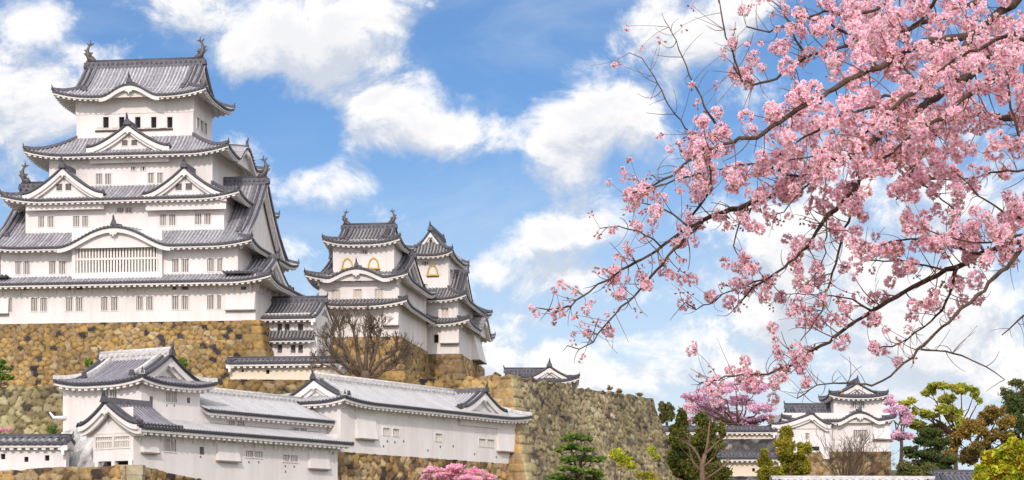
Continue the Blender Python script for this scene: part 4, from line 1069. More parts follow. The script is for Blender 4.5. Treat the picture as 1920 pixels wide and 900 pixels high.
L = Fr(639, 848, 147, LY)
def long_turret():
    T = L.thing('long_turret', 'long white single storey turret with whitened tile roof and cross gable, right of the corridor', 'turret')
    x1 = L.front(968, 868, 0)[0]; D = 4.6
    X1 = L.front(997, 786, -.9)[0]; z0 = L.z(809, 767, -.9); zr = L.z(726, 727, D/2)
    r = Roof(-.75, X1, -.9, D+.9, z0, zr-z0, gd=1.1, gdr=3.2, ext=.4, c=.3, lift=.3, w=.30, thick=.17)
    hf = pairs(L, z5, 0, [(815, 856, 558, 600), (879, 918, 564, 606), (1152, 1194, 594, 640), (1432, 1474, 628, 672), (1486, 1528, 632, 678)], 4, 'cream')
    storey(T, 0, x1, 0, D, -.8, r.z('f', 8, .9)-.06, dict(f=hf))
    r.build(T, M['t_white'], fs=.7, eave_in=.9, gable='l', ridge_mat='ridge_white')
    fm = fm_front(0)
    for x0, x1_, y0, y1 in ((640, 762, 478, 626), (1548, 1668, 572, 708)):
        q = hole(L, z5, 0, x0, x1_, y0, y1); drop_bay(T, fm, q[0], q[1], q[2], q[3], .34)
    for px in (640, 757, 872, 985, 1098, 1208, 1320, 1410, 1500, 1578):
        bracket(T, fm, L.front(*z5(px, 470), 0)[0], r.z('f', 8, .9)-.38, .6, .6, .07)
    for q in ((845, 643), (893, 650), (950, 643), (820, 675), (1105, 702), (1185, 678), (1268, 676), (1405, 725), (1545, 745)):
        p = L.front(*z5(*q), 0); loophole(T, fm, p[0], p[1], .07)
    # cross gable near the right end
    c = L.front(910, 770, -.5)[0]; zf = z0+.35; h = L.z(909, 734, -.5)-zf
    hw = (L.front(951, 775, -.5)[0]-L.front(870, 768, -.5)[0])/2
    gable(T, lambda s, k, z: (c+s, -.5+k, zf+z), hw, h, D+.6, M['t_white'], fs=.75, c=.4, foot=.15, w=.30, wall_in=.4)
long_turret()

TW = Fr(60, 879, 131, -3)
roofed_wall('roofed_wall', 'white wall with three loopholes and dark tiled coping at the lower left corner', TW, TW.u(-60, 0), TW.u(124, 0), -.1, TW.z(60, 829, -.5), TW.z(60, 813, .3), M['t_keep'],
            holes=[sq(TW, *z4(17, 768), 0, .14), sq(TW, *z4(148, 784), 0, .13), sq(TW, *z4(265, 776), 0, .14)], thick=.7, ov=.5, mat='plaster', w=.42)

# ------------------------------------------------------------------ dry stone walls of the lower slope
def xy(p): return (p.x, p.y)
def gpt(fr, u, v): p = fr.O+fr.x*u+fr.y*v; return (p.x, p.y)
f = straight_wall(xy(W(-40, 880, 130.2)), xy(W(236, 880, 127.0)), 3.0, (W(0, 883, 130.2).z, W(236, 871, 127.0).z), batter=.4, size=.62, step=.10, relief=.2, seed=31, top_j=.12)
tag(stone_object('retaining_wall', [f], 'stone_dark'), 'low wall of mixed boulders under the white wall at the lower left corner', 'stone wall')
mb = MB()
for i, (w, d) in enumerate(((1.35, .9), (1.25, 1.0), (1.4, .95), (1.3, 1.0))):
    z1_ = G.O.z-.02-i*.62; c = W(247, 880, 127.2)
    mb.box(c.x-w/2, c.x+w/2, c.y-.1, c.y+d, z1_-.6, z1_)
tag(mb.build('corner_stones', pmat('pale_cut_stone', (.42, .36, .25), .9, second=(.30, .24, .15), scale=2, bump=.4, bscale=8)), 'stacked pale squared blocks under the corner of the latticed gable end', 'stone blocks')
xa = G.front(420, 905, -.2)[0]
f = straight_wall(gpt(G, .5, -.2), gpt(G, xa, -.2), 3.5, (G.O.z-.05, W(415, 907, 135).z), batter=.3, size=.6, step=.10, relief=.2, seed=33, top_j=.08)
tag(stone_object('retaining_wall', [f], 'stone_dark'), 'sliver of boulder wall sloping down under the long corridor', 'stone wall')
xb = L.front(974, 872, -.1)[0]
f = straight_wall(gpt(L, -.6, -.12), gpt(L, xb, -.12), 3.5, (L.O.z+.02, L.z(968, 871, 0)+L.O.z), batter=.7, size=.62, step=.10, relief=.22, seed=35)
f2 = straight_wall(gpt(L, xb, -.12), gpt(L, xb, 6), 3.5, L.z(968, 871, 0)+L.O.z, batter=.7, size=.62, step=.12, relief=.2, seed=36)
tag(stone_object('retaining_wall', [f, f2], 'stone_dark'), 'brown boulder wall under the long turret, behind the pink bush', 'stone wall')
f = straight_wall(xy(W(-60, 722, 168)), xy(W(700, 740, 178)), 6.0, (W(0, 722, 168).z, W(640, 736, 177).z), batter=1.6, size=.62, step=.12, relief=.24, seed=37, top_j=.15)
tag(stone_object('terrace_wall', [f], 'stone_moss'), 'mossy grey green terrace wall below the ochre keep base, left of the gatehouse', 'stone wall')
f = straight_wall(xy(W(428, 712, 177.6)), xy(W(770, 716, 177.6)), 12.0, (W(428, 711, 177.6).z, W(770, 714, 177.6).z), batter=.3, size=.7, step=.13, relief=.22, seed=39)
tag(stone_object('retaining_wall', [f], 'stone_keep'), 'narrow band of ochre stones directly under the cream plastered wall', 'stone wall')

B = Fr(958, 703, 168, 62)
def bastion():
    o, x, y = B.O, B.x, B.y; Lx = B.front(1224, 746, 0)[0]; D = B.side(745, 718, 0)[0]; zb = 4.0; H = o.z-zb; Bt = 4.6
    def off(t): return Bt*(1-t/H)**1.25
    def PF(s, t):
        f = off(t); q = o+x*(-f+s/Lx*(Lx+2*f))+y*(-f); return (q.x, q.y, zb+t), (-y.x, -y.y, .2)
    def PL(s, t):      # runs from the far left end to the corner
        f = off(t); q = o+x*(-f)+y*(D-s/D*(D+f)); return (q.x, q.y, zb+t), (-x.x, -x.y, .2)
    def PR(s, t):
        f = off(t); q = o+x*(Lx+f)+y*(-f+s/D*(D+f)); return (q.x, q.y, zb+t), (x.x, x.y, .2)
    fs = [stone_face(PF, Lx, H, size=.52, step=.11, relief=.22, seed=41, quoin=[0], top_j=.22), stone_face(PR, D, H, size=.8, step=.25, relief=.25, seed=43)]
    top = [tuple(o+x*a+y*b+Vector((0, 0, -.3))) for a, b in ((0, 0), (Lx, 0), (Lx, D), (0, D))]
    ob = stone_object('stone_bastion', fs, 'stone_grey', extra=[top])
    tag(ob, 'tall grey green stone rampart receding from the long turret to the dark conifers', 'stone rampart')
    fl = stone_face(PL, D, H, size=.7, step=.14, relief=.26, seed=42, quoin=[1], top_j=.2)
    sd_ = stone_object('sun_tinted_face', [fl], 'stone_keep', parent=None)  # sun on this face is painted in by a yellower stone colour
    mw = ob.matrix_world.copy(); sd_.parent = ob; sd_['label'] = 'end face of the rampart, its sunlight put into the ochre colour'
bastion()

# ------------------------------------------------------------------ distant turret roof behind the rampart
DR = Fr(1022, 722, 245, 0)
def distant_roof():
    T = DR.thing('distant_turret', 'distant grey gabled roof peeping over the top of the stone rampart', 'turret')
    u = DR.u; X0, X1 = u(975, -.8), u(1086, -.8); z0 = DR.z(1050, 714, -.8); zr = DR.z(1022, 688, .5)
    r = Roof(-.8, 8.8, X0, X1, z0, zr-z0, gd=1.2, ext=.4, c=.45, lift=.5, T=SWAP)
    storey(T, X0+.8, X1-.8, 0, 8, -4, z0+.2)
    r.build(T, M['t_far'], fs=.95, eave_in=.8)
    x0 = u(948, 2); q = Roof(x0, X0+3.5, 1.2, 6.8, DR.z(980, 712, 1.2), DR.z(980, 699, 4)-DR.z(980, 712, 1.2), gd=None, ext=0, lift=0)
    q.build(T, M['t_far'], sides='fb', fs=.9, eave_in=.7)
    mb = MB(); wall_face(mb, fm_front(2), x0+.4, X0+3, -4, q.z0+.3); mb.build('wall', M['plaster'], T)
distant_roof()

# ------------------------------------------------------------------ right-hand turret and its walls
def z7(x, y): return 1380+x/3.556, 660+y/3.556
RT = Fr(1600, 846, 230, 0)
def right_turret():
    T = RT.thing('corner_turret', 'small white two storey turret with grey roofs on the right, above the bare shrub', 'turret')
    u = RT.u; xa, xb = u(1520, 0), u(1668, 0)
    z0 = RT.z(1660, 788.5, -1); X0, X1 = u(1466, -1), u(1677, -1); zr = RT.z(1520, 759, 4)-.4
    r = Roof(X0, X1, -1, 9, z0, zr-z0, gd=1.5, ext=.4, c=.4, lift=.4, bumps=dict(f=(u(1613, -1), 2.5, .95, True)))
    storey(T, xa-3, xb, 0, 8, -.05, r.z('f', 0, 1)-.06, dict(f=pairs(RT, z7, 0, [(782, 826, 520, 566), (832, 876, 520, 566)], 4)))
    r.build(T, M['t_far'], fs=.85, eave_in=1.0)
    a, b = u(1563, 1.4), u(1654, 1.4)
    z0b = RT.z(1606, 743, .5); zrb = RT.z(1606, 716, 1.4)-.15
    r2 = Roof(.4, 8.2, u(1555, .4), u(1665, .4), z0b, zrb-z0b, gd=1.25, ext=.35, c=.45, lift=.35, T=SWAP)
    storey(T, a, b, 1.4, 7.4, RT.z(1606, 775, 1.4)-1.0, r2.z('f', (a+b)/2, 1)-.06, dict(f=pairs(RT, z7, 1.4, [(762, 808, 333, 374), (815, 862, 333, 374)], 4)))
    r2.build(T, M['t_far'], fs=.85, eave_in=.9)
    q = hole(RT, z7, 0, 912, 1022, 500, 580); drop_bay(T, fm_front(0), q[0], xb, q[2], q[3]+.4, .5)
    # gabled wing in front left
    yv = -3.2; wl, wr = u(1455, yv), u(1555, yv); c = u(1523, yv-.6); zf = RT.z(1523, 798, yv-.6); h = RT.z(1523, 775, yv-.6)-zf
    mb = MB(); hw = pairs(RT, z7, yv, [(462, 488, 540, 578)], 3) 
    wall_face(mb, fm_front(yv), wl, wr, -1, zf+.3, hw); wall_face(mb, fm_right(wr), yv, 0, -1, zf+.4); wall_face(mb, fm_left(wl), yv, 2, -1, zf+.3); mb.build('wall', M['plaster'], T)
    for hq in hw: window(T, fm_front(yv), hq, nb=3)
    p = hole(RT, z7, yv, 488, 556, 630, 656); mb = MB(); fbox(mb, fm_front(yv), p[0], p[1], p[2], p[3], -.05, .03); mb.build('doorway', M['black'], T)
    gable(T, lambda s, k, z: (c+s, yv-.6+k, zf+z), u(1558, yv-.6)-c, h, 6.5, M['t_far'], hwl=c-u(1447, yv-.6), fs=.8, c=.45, foot=.2, wall_in=.5, zb=-.3)
    return T
right_turret()
f = straight_wall(xy(W(1512, 846, 226.2)), xy(W(1670, 846, 229.8)), 5.5, (W(1512, 848, 226.2).z, RT.O.z-.04), batter=.8, size=.7, step=.16, relief=.22, seed=51)
tag(stone_object('foundation_wall', [f], 'stone_dark'), 'ochre stone base under the small right hand turret', 'stone wall')

DW = Fr(1350, 823, 226, 0)
roofed_wall('roofed_wall', 'pale wall with dark tiled coping under the pink cherry tree, left of the right hand turret', DW, DW.u(1236, 0), DW.u(1452, 0), -.1, DW.z(1350, 807, -.6), DW.z(1350, 798, .6), M['t_far'], thick=.9, ov=.6, mat='cream')
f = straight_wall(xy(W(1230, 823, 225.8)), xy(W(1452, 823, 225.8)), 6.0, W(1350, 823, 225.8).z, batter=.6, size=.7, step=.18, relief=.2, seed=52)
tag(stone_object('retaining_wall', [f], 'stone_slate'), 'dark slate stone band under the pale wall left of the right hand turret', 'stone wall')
DW2 = Fr(1390, 893, 216, 0)
roofed_wall('roofed_wall', 'low pale wall with grey tiled roof behind the green topiary, one dark loophole', DW2, DW2.u(1300, 0), DW2.u(1462, 0), -.1, DW2.z(1390, 858, -.8), DW2.z(1390, 846, .9), M['t_far'], thick=1.2, ov=.8, mat='cream', holes=[sq(DW2, 1413, 881, 0, .14)])
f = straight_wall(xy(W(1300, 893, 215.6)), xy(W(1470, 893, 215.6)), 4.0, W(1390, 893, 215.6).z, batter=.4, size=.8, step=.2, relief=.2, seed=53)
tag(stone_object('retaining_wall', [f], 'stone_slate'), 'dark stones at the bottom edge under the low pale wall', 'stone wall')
def low_roof(px0, px1, ze, zr, Y, mats, name, lab, fs):
    fr = Fr((px0+px1)/2, 920, Y, 0); T = fr.thing(name, lab, 'building')
    a, b = fr.u(px0, 0), fr.u(px1, 0); z0 = fr.z((px0+px1)/2, ze, -1); z1_ = fr.z((px0+px1)/2, zr, 1.5)
    r = Roof(a, b, -1, 4, z0, z1_-z0, gd=None, ext=0, c=.2, lift=0, w=.30); 
    mb = MB(); wall_face(mb, fm_front(-.2), a+.3, b-.3, -2.5, z0+.2); wall_face(mb, fm_left(a+.3), -.2, 3.2, -2.5, z0+.4); wall_face(mb, fm_right(b-.3), -.2, 3.2, -2.5, z0+.4); mb.build('wall', M['plaster'], T)
    r.build(T, mats, sides='fb', eave_in=.8, fs=fs, ridge_mat='ridge_white' if fs < .5 else None)
low_roof(1452, 1760, 921, 901, 150, M['t_white'], 'gate_building', 'pale tiled roof ridge along the bottom edge in front of the bare shrub', .45)
low_roof(1757, 1850, 910, 890, 156, M['t_far'], 'gate_building', 'short dark tiled roof at the bottom edge beside the yellow green bush', .5)

# ------------------------------------------------------------------ ground
def ground():
    n = 120; xs = np.sinh(np.linspace(-6.0, 6.0, n))*14; ys = np.concatenate([np.linspace(-300, 0, 14)[:-1], np.linspace(0, 420, 85), np.geomspace(430, 6000, 30)])
    X, Y = np.meshgrid(xs, ys)
    Z = np.clip((Y-25)*.028, 0, 5.2)
    sm = lambda v, a, b: (lambda t: t*t*(3-2*t))(np.clip((v-a)/(b-a), 0, 1))
    hill = sm(Y, 236, 300)*(1-sm(Y, 420, 900))*9.0*sm(X, 8, 24)
    keep = 10.2*sm(Y, 172, 190)*(1-sm(Y, 300, 600))*(1-sm(X, 3, 14))*sm(X, -140, -70)
    Z = Z+np.maximum(hill, keep)-.25*np.sin(X*.21)*np.sin(Y*.17)*(Y > 30)
    idx = np.arange(X.size).reshape(X.shape); Fc = np.stack([idx[:-1, :-1], idx[:-1, 1:], idx[1:, 1:], idx[1:, :-1]], -1).reshape(-1, 4)
    mb = MB(); mb.np(np.stack([X, Y, Z], -1).reshape(-1, 3), Fc, 0, True); o = mb.build('ground', M['ground']); tag(o, kind='structure')
ground()
# ------------------------------------------------------------------ vegetation
def leaf_quads(rg, clumps, n, size, aspect=.55, outward=.6, shell=.45, flat=0.0):
    """n leaves spread through ellipsoid clumps (cx,cy,cz,rx,ry,rz); returns verts, faces"""
    C_ = np.array(clumps, float); vol = (C_[:, 3]*C_[:, 4]*C_[:, 5])**.72; pr = vol/vol.sum()
    k = rg.choice(len(C_), n, p=pr)
    d = rg.normal(size=(n, 3)); d /= np.linalg.norm(d, axis=1)[:, None]
    r = rg.uniform(0, 1, n)**min(shell, .42 if shell < .65 else shell)*(1+np.abs(rg.normal(0, .30, n)))*np.where(rg.uniform(0, 1, n) < .10, 1.35, 1)
    P = C_[k, :3]+d*C_[k, 3:6]*r[:, None]
    nr = d*outward+rg.normal(size=(n, 3))*(1-outward)+np.array([0, 0, flat]); nr /= np.linalg.norm(nr, axis=1)[:, None]
    t = rg.normal(size=(n, 3)); a = np.cross(nr, t); a /= np.linalg.norm(a, axis=1)[:, None]; b = np.cross(nr, a)
    s = size*rg.uniform(.6, 1.35, n)[:, None]; a = a*s*.5; b = b*s*.5*aspect; dn = nr*s*.16
    V = np.stack([P-a, P-b*1.0+dn, P+a, P+b*1.0+dn], 1).reshape(-1, 3)
    return V, np.arange(4*n).reshape(-1, 4)

def leaf_mat(name, base, second, island=.35, hue=.03, tr=.35, scale=.5):
    return pmat(name, base, .65, second=second, scale=scale, spec=.25, transl=tr, island=island, hue=hue)
ML = dict(
    pine=leaf_mat('pine_needles', (.24, .33, .06), (.10, .18, .035)),
    conifer=leaf_mat('conifer_foliage', (.19, .19, .035), (.04, .06, .012), scale=.45, island=.5),
    topiary=leaf_mat('golden_topiary', (.42, .35, .035), (.18, .18, .02), scale=.6),
    light=leaf_mat('fresh_green_leaves', (.52, .52, .07), (.28, .32, .04), scale=.3),
    rust=leaf_mat('rusty_leaves', (.42, .26, .06), (.20, .15, .04), scale=.3),
    dark=leaf_mat('dark_green_leaves', (.12, .155, .04), (.05, .08, .022), scale=.3),
    olive=leaf_mat('olive_leaves', (.20, .20, .06), (.10, .11, .035)),
    yellow=leaf_mat('yellow_green_leaves', (.62, .58, .03), (.26, .34, .02), scale=1.6, hue=.04),
    red=leaf_mat('russet_leaves', (.42, .12, .03), (.24, .14, .03), scale=2),
    pink=leaf_mat('far_cherry_blossom', (.92, .67, .79), (.78, .50, .66), island=.18, hue=.012, scale=.4, tr=.45),
    hot=leaf_mat('bright_pink_blossom', (.98, .62, .73), (.90, .46, .60), island=.18, hue=.012, scale=1.2, tr=.45),
)
def clump_px(L, Y, dy=.6, jit=1.0, rg=None):
    """clumps measured on the photo -> ellipsoids standing at distance about Y, each at its own depth"""
    out = []
    for c in L:
        x, y, rx, ry = c[:4]; yy = Y+(rg.uniform(-1, 1)*rx/F*Y*dy*1.6 if rg is not None else 0); p = W(x, y, yy)
        out.append((p.x, p.y, p.z, rx/F*Y, rx/F*Y*.85, ry/F*Y))
    return out
def sub_clumps(rg, cl, k=7, f=.42):
    out = []
    for c in cl:
        for i in range(k):
            d = rg.normal(size=3); d /= np.linalg.norm(d); r = rg.uniform(.35, .85); q = f*rg.uniform(.45, 1.35)
            out.append((c[0]+d[0]*c[3]*r, c[1]+d[1]*c[4]*r, c[2]+d[2]*c[5]*r, c[3]*q, c[4]*q, c[5]*q))
    return out

def wobble(rg, a, b, n, amp):
    a, b = Vector(a), Vector(b); L_ = (b-a).length; o = []
    for i in range(n+1):
        t = i/n; w = amp*L_*math.sin(PI*t)
        o.append(a.lerp(b, t)+Vector(rg.normal(size=3))*w*.5)
    return o

def make_tree(name, label, cat, Y, base_px, clumps, n, leaf, mat, trunk_r=.25, bark='bark', seed=1, group=None, kf=(7, .42), limbs=True, z_ground=None, extra=None, outward=.32, shell=.5, fork=.35, dy=.6, flat=0.0):
    rg = np.random.default_rng(seed)
    b = W(base_px[0], base_px[1], Y)
    if z_ground is not None: b.z = z_ground
    T = thing(name, label, cat, b, 0, group)
    cl = clump_px(clumps, Y, dy, rg=rg); off = np.array(b)
    mb = MB(); top = max(cl, key=lambda c: c[2]); zt = top[2]
    f = Vector((0, 0, max(.3, (min(c[2] for c in cl)-b.z)*.75+ (zt-b.z)*fork*.3)))
    tp = wobble(rg, (0, 0, -.3), f, 4, .05); mb.tube(tp, [trunk_r*1.15, trunk_r, trunk_r*.92, trunk_r*.85, trunk_r*.8], 8)
    tr = mb.build('trunk', M[bark], T)
    if limbs:
        for c in cl:
            e = Vector(c[:3])-b
            if e.length < .3: continue
            lm = MB(); p = wobble(rg, f*.96, e, 5, .10); rr = trunk_r*.55
            lm.tube(p, [rr*(1-.16*i) for i in range(6)], 6)
            for _ in range(3):
                q = p[rg.integers(3, 6)]; d = Vector(rg.normal(size=3)); d.normalize(); d = Vector((d.x*c[3], d.y*c[4], abs(d.z)*c[5]))*.85
                lm.tube(wobble(rg, q, q+d, 3, .12), [rr*.35, rr*.28, rr*.2, rr*.1], 5)
            lm.build('limb', M[bark], T)
    sc = sub_clumps(rg, cl, *kf)
    sc = [(c[0]-b.x, c[1]-b.y, c[2]-b.z, *c[3:]) for c in sc]
    V, Fc = leaf_quads(rg, sc, n, leaf, outward=outward, shell=shell, flat=flat)
    cm = MB(); cm.np(V, Fc); cr = cm.build('crown', ML[mat], T)
    if extra:
        m2, n2, s2 = extra; V, Fc = leaf_quads(rg, sc, n2, s2, outward=outward, shell=.8); c2 = MB(); c2.np(V, Fc); o = c2.build('new_leaves', ML[m2], T)
    return T

def GZ(Y, x=30):
    return 4.5

FT = 'trees behind the right hand walls'
make_tree('pine_tree', 'layered green pine with flat tufts in front of the stone rampart', 'tree', 140, (1086, 915),
          [(1080, 819, 22, 5), (1098, 822, 18, 5), (1062, 823, 14, 4), (1070, 838, 26, 5), (1100, 842, 22, 5), (1050, 843, 14, 4), (1088, 858, 32, 6), (1060, 862, 22, 5), (1112, 860, 22, 5), (1070, 880, 30, 6), (1105, 884, 28, 6), (1042, 893, 22, 6), (1120, 893, 12, 4), (1085, 901, 40, 6)],
          7500, .30, 'pine', .16, seed=3, kf=(9, .30), outward=.2, shell=.9, dy=1.3, flat=.3)
make_tree('conifer', 'dark green conifer with a rounded top, left half of the pair beside the rampart', 'tree', 192, (1278, 915),
          [(1279, 782, 11, 15), (1276, 800, 17, 16), (1272, 822, 20, 20), (1276, 848, 23, 22), (1268, 872, 22, 22), (1288, 890, 22, 20), (1262, 806, 8, 12)], 12000, .34, 'conifer', .3, seed=5, kf=(14, .36), limbs=False, shell=.6, extra=('topiary', 700, .3))
make_tree('conifer', 'broader dark green conifer with an ochre tip, right half of the pair beside the rampart', 'tree', 188, (1322, 915),
          [(1318, 784, 13, 15), (1322, 804, 20, 18), (1316, 826, 22, 20), (1336, 838, 22, 22), (1322, 862, 28, 22), (1340, 884, 24, 20), (1312, 890, 24, 18), (1353, 804, 7, 18)], 14000, .34, 'conifer', .3, seed=6, kf=(14, .36), limbs=False, shell=.6, extra=('topiary', 1300, .32))
make_tree('round_tree', 'small olive green round tree at the far end of the rampart top', 'tree', 262, (1250, 860), [(1242, 764, 9, 11), (1255, 766, 11, 13), (1246, 780, 12, 11), (1260, 782, 8, 11)], 3600, .36, 'olive', .2, seed=8, group=FT, kf=(9, .42), limbs=False)
make_tree('cherry_tree', 'pink cherry in full bloom rising behind the pale wall, left of the right hand turret', 'cherry tree', 248, (1385, 850),
          [(1312, 745, 32, 11), (1342, 733, 32, 13), (1378, 722, 36, 11), (1415, 728, 28, 13), (1345, 760, 38, 16), (1318, 772, 26, 18), (1392, 752, 36, 14), (1370, 785, 40, 16), (1428, 768, 30, 15), (1445, 784, 24, 12), (1405, 792, 38, 12), (1300, 792, 22, 14), (1288, 742, 16, 5), (1290, 765, 18, 10)],
          15500, .34, 'pink', .28, seed=9, kf=(18, .27), shell=.9, dy=1.0)
make_tree('cherry_tree', 'pink cherry half hidden behind the right hand turret, beside the dark pine', 'cherry tree', 262, (1690, 880),
          [(1668, 752, 16, 12), (1690, 770, 20, 14), (1670, 775, 16, 12), (1700, 785, 14, 12), (1685, 815, 24, 12), (1668, 822, 14, 10), (1705, 818, 14, 7)], 6000, .36, 'pink', .25, seed=10, kf=(16, .28), shell=.9, dy=.9)
make_tree('tall_tree', 'tall light green tree with airy rounded leaf clusters right of the turret', 'tree', 275, (1795, 900),
          [(1768, 722, 30, 9), (1800, 728, 22, 12), (1826, 738, 12, 14), (1745, 735, 14, 10), (1733, 738, 10, 6), (1775, 748, 20, 12), (1768, 768, 24, 14), (1705, 754, 17, 9), (1695, 762, 13, 8), (1715, 772, 10, 10), (1738, 778, 26, 10), (1705, 790, 22, 10), (1725, 800, 22, 10), (1790, 775, 18, 16), (1805, 800, 22, 16), (1760, 800, 22, 10), (1750, 815, 26, 12), (1835, 752, 8, 8)],
          13500, .40, 'light', .30, seed=11, group=FT, kf=(15, .30), shell=.7, extra=('rust', 2600, .36), dy=1.1)
make_tree('autumn_tree', 'broad rusty brown tree with dark stems behind the yellow green bush', 'tree', 252, (1845, 905),
          [(1868, 770, 24, 16), (1850, 785, 26, 18), (1885, 795, 24, 18), (1825, 800, 22, 16), (1805, 812, 20, 14), (1862, 812, 32, 18), (1785, 828, 20, 20), (1830, 832, 26, 16), (1890, 822, 20, 16), (1815, 858, 20, 22), (1780, 855, 16, 20), (1850, 850, 20, 16)],
          15000, .38, 'rust', .30, seed=12, group=FT, kf=(15, .30), shell=.7, extra=('olive', 3500, .36), dy=1.0)
make_tree('evergreen_tree', 'dark green tree at the right edge above the yellow green bush', 'tree', 285, (1905, 900),
          [(1900, 752, 18, 14), (1918, 765, 22, 18), (1890, 770, 14, 14), (1905, 790, 20, 18), (1925, 800, 20, 20), (1900, 825, 26, 20)], 9000, .42, 'dark', .3, seed=13, group=FT, kf=(18, .30), limbs=False, shell=.6)
make_tree('sparse_tree', 'thin sparse olive tree topping the dark tree at the right edge', 'tree', 305, (1912, 880),
          [(1905, 718, 18, 9), (1885, 735, 14, 8), (1920, 722, 14, 12), (1900, 742, 20, 8), (1925, 738, 12, 10)], 2300, .36, 'olive', .22, seed=14, group=FT, kf=(9, .45), shell=.8, bark='bark_grey')
make_tree('dark_pine', 'dark green spreading pine between the right hand turret and the rusty tree', 'tree', 226, (1742, 908),
          [(1742, 812, 20, 10), (1730, 828, 26, 12), (1758, 832, 22, 12), (1712, 846, 24, 11), (1745, 850, 36, 13), (1775, 862, 22, 10), (1735, 868, 26, 10), (1765, 880, 22, 10)],
          10500, .34, 'dark', .28, seed=15, group=FT, kf=(15, .31), shell=.6, extra=('olive', 1600, .3))
for i, (x, y, rx, ry, lab) in enumerate(((1703, 880, 22, 16, 'left of two low olive bushes under the dark pine'), (1742, 884, 22, 13, 'right of two low olive bushes under the dark pine'))):
    make_tree('bush', lab, 'bush', 214, (x, 905), [(x, y, rx, ry), (x-8, y+6, rx*.8, ry*.8), (x+9, y+5, rx*.8, ry*.8)], 4000, .34, 'olive', .12, seed=20+i, kf=(12, .4), limbs=False)
make_tree('topiary', 'golden green cloud pruned shrub with three lobes in front of the small gabled wing', 'shrub', 172, (1482, 915),
          [(1473, 817, 14, 17), (1470, 838, 22, 20), (1506, 842, 15, 18), (1488, 864, 28, 20), (1510, 872, 14, 20), (1482, 886, 32, 14)], 12000, .25, 'topiary', .16, seed=22, kf=(18, .32), limbs=False)
make_tree('topiary', 'small cone shaped golden green shrub left of the three lobed one', 'shrub', 170, (1438, 915),
          [(1434, 852, 7, 12), (1436, 870, 13, 14), (1448, 884, 18, 12), (1428, 888, 11, 12)], 6000, .25, 'topiary', .12, seed=23, kf=(18, .32), limbs=False)
make_tree('leafy_bush', 'large yellow green bush with russet inner leaves at the lower right corner', 'bush', 62, (1890, 960),
          [(1905, 838, 22, 16), (1880, 850, 26, 16), (1858, 862, 22, 14), (1918, 855, 26, 22), (1845, 882, 22, 16), (1885, 880, 34, 22), (1920, 885, 24, 24), (1838, 900, 16, 12), (1870, 905, 34, 16), (1925, 828, 10, 10)],
          9500, .165, 'yellow', .06, seed=24, kf=(12, .34), limbs=False, extra=('red', 2600, .14), shell=.55)
make_tree('blossom_bush', 'bright pink flowering bush at the bottom edge under the long turret', 'bush', 124, (858, 925),
          [(812, 880, 22, 7), (850, 878, 24, 9), (885, 884, 22, 8), (835, 892, 34, 9), (880, 896, 34, 9), (915, 894, 14, 6), (800, 893, 14, 6), (858, 904, 55, 8)], 5200, .19, 'hot', .1, seed=25, kf=(22, .24), limbs=True, outward=.2, shell=1.2)
make_tree('blossom_bush', 'little pink flowering bush peeping over the coping at the left edge', 'bush', 146, (8, 840), [(2, 807, 8, 4), (16, 805, 6, 4), (-8, 807, 9, 4)], 900, .16, 'hot', .05, seed=26, kf=(8, .45), limbs=False, outward=.3)
make_tree('small_pine', 'small green pine against the ochre keep base at the left edge', 'tree', 181, (2, 735), [(4, 678, 9, 3), (8, 690, 12, 4), (10, 706, 14, 5), (-6, 684, 12, 4), (-8, 700, 16, 5)], 2200, .3, 'pine', .08, seed=27, kf=(6, .5), limbs=False, outward=.3, flat=.4)
for i, (x, y, r, Y, lab) in enumerate(((165, 681, 8, 176, 'green tuft behind the left end of the gatehouse ridge'), (343, 678, 7, 176, 'green tuft behind the right end of the gatehouse ridge'), (97, 806, 7, 150, 'low green tuft behind the coping beside the gatehouse'))):
    make_tree('shrub', lab, 'shrub', Y, (x, y+18), [(x, y, r, r*.8), (x+4, y+5, r*.8, r)], 900, .22, 'pine', .05, seed=30+i, kf=(6, .5), limbs=False)
for i, (x, y, rx, ry, Y, n) in enumerate(((1160, 852, 14, 14, 152, 420), (1178, 862, 12, 9, 150, 300), (1222, 844, 9, 7, 150, 200), (1210, 893, 22, 10, 146, 900), (1150, 846, 8, 8, 153, 160))):
    make_tree('sapling', 'thin yellowish sapling with few leaves before the lower face of the rampart', 'sapling', Y, (x+4, 925), [(x, y, rx, ry), (x+6, y+12, rx*.9, ry)], n, .22, 'yellow' if i != 3 else 'topiary', .05, seed=40+i, group='saplings before the rampart', kf=(8, .5), shell=.9, bark='bark_pale', outward=.3)
for i, (x, y, n) in enumerate(((1140, 727, 160), (1158, 732, 120), (1195, 739, 140), (930, 702, 120))):
    Y = 185 if x > 1000 else 169
    make_tree('grass_tuft', 'dry tuft growing on the top edge of the rampart', 'tuft', Y, (x, y+6), [(x, y, 5, 4), (x+6, y+2, 4, 3)], n, .18, 'rust', .02, seed=60+i, group='dry tufts on the rampart', kf=(5, .5), limbs=False)

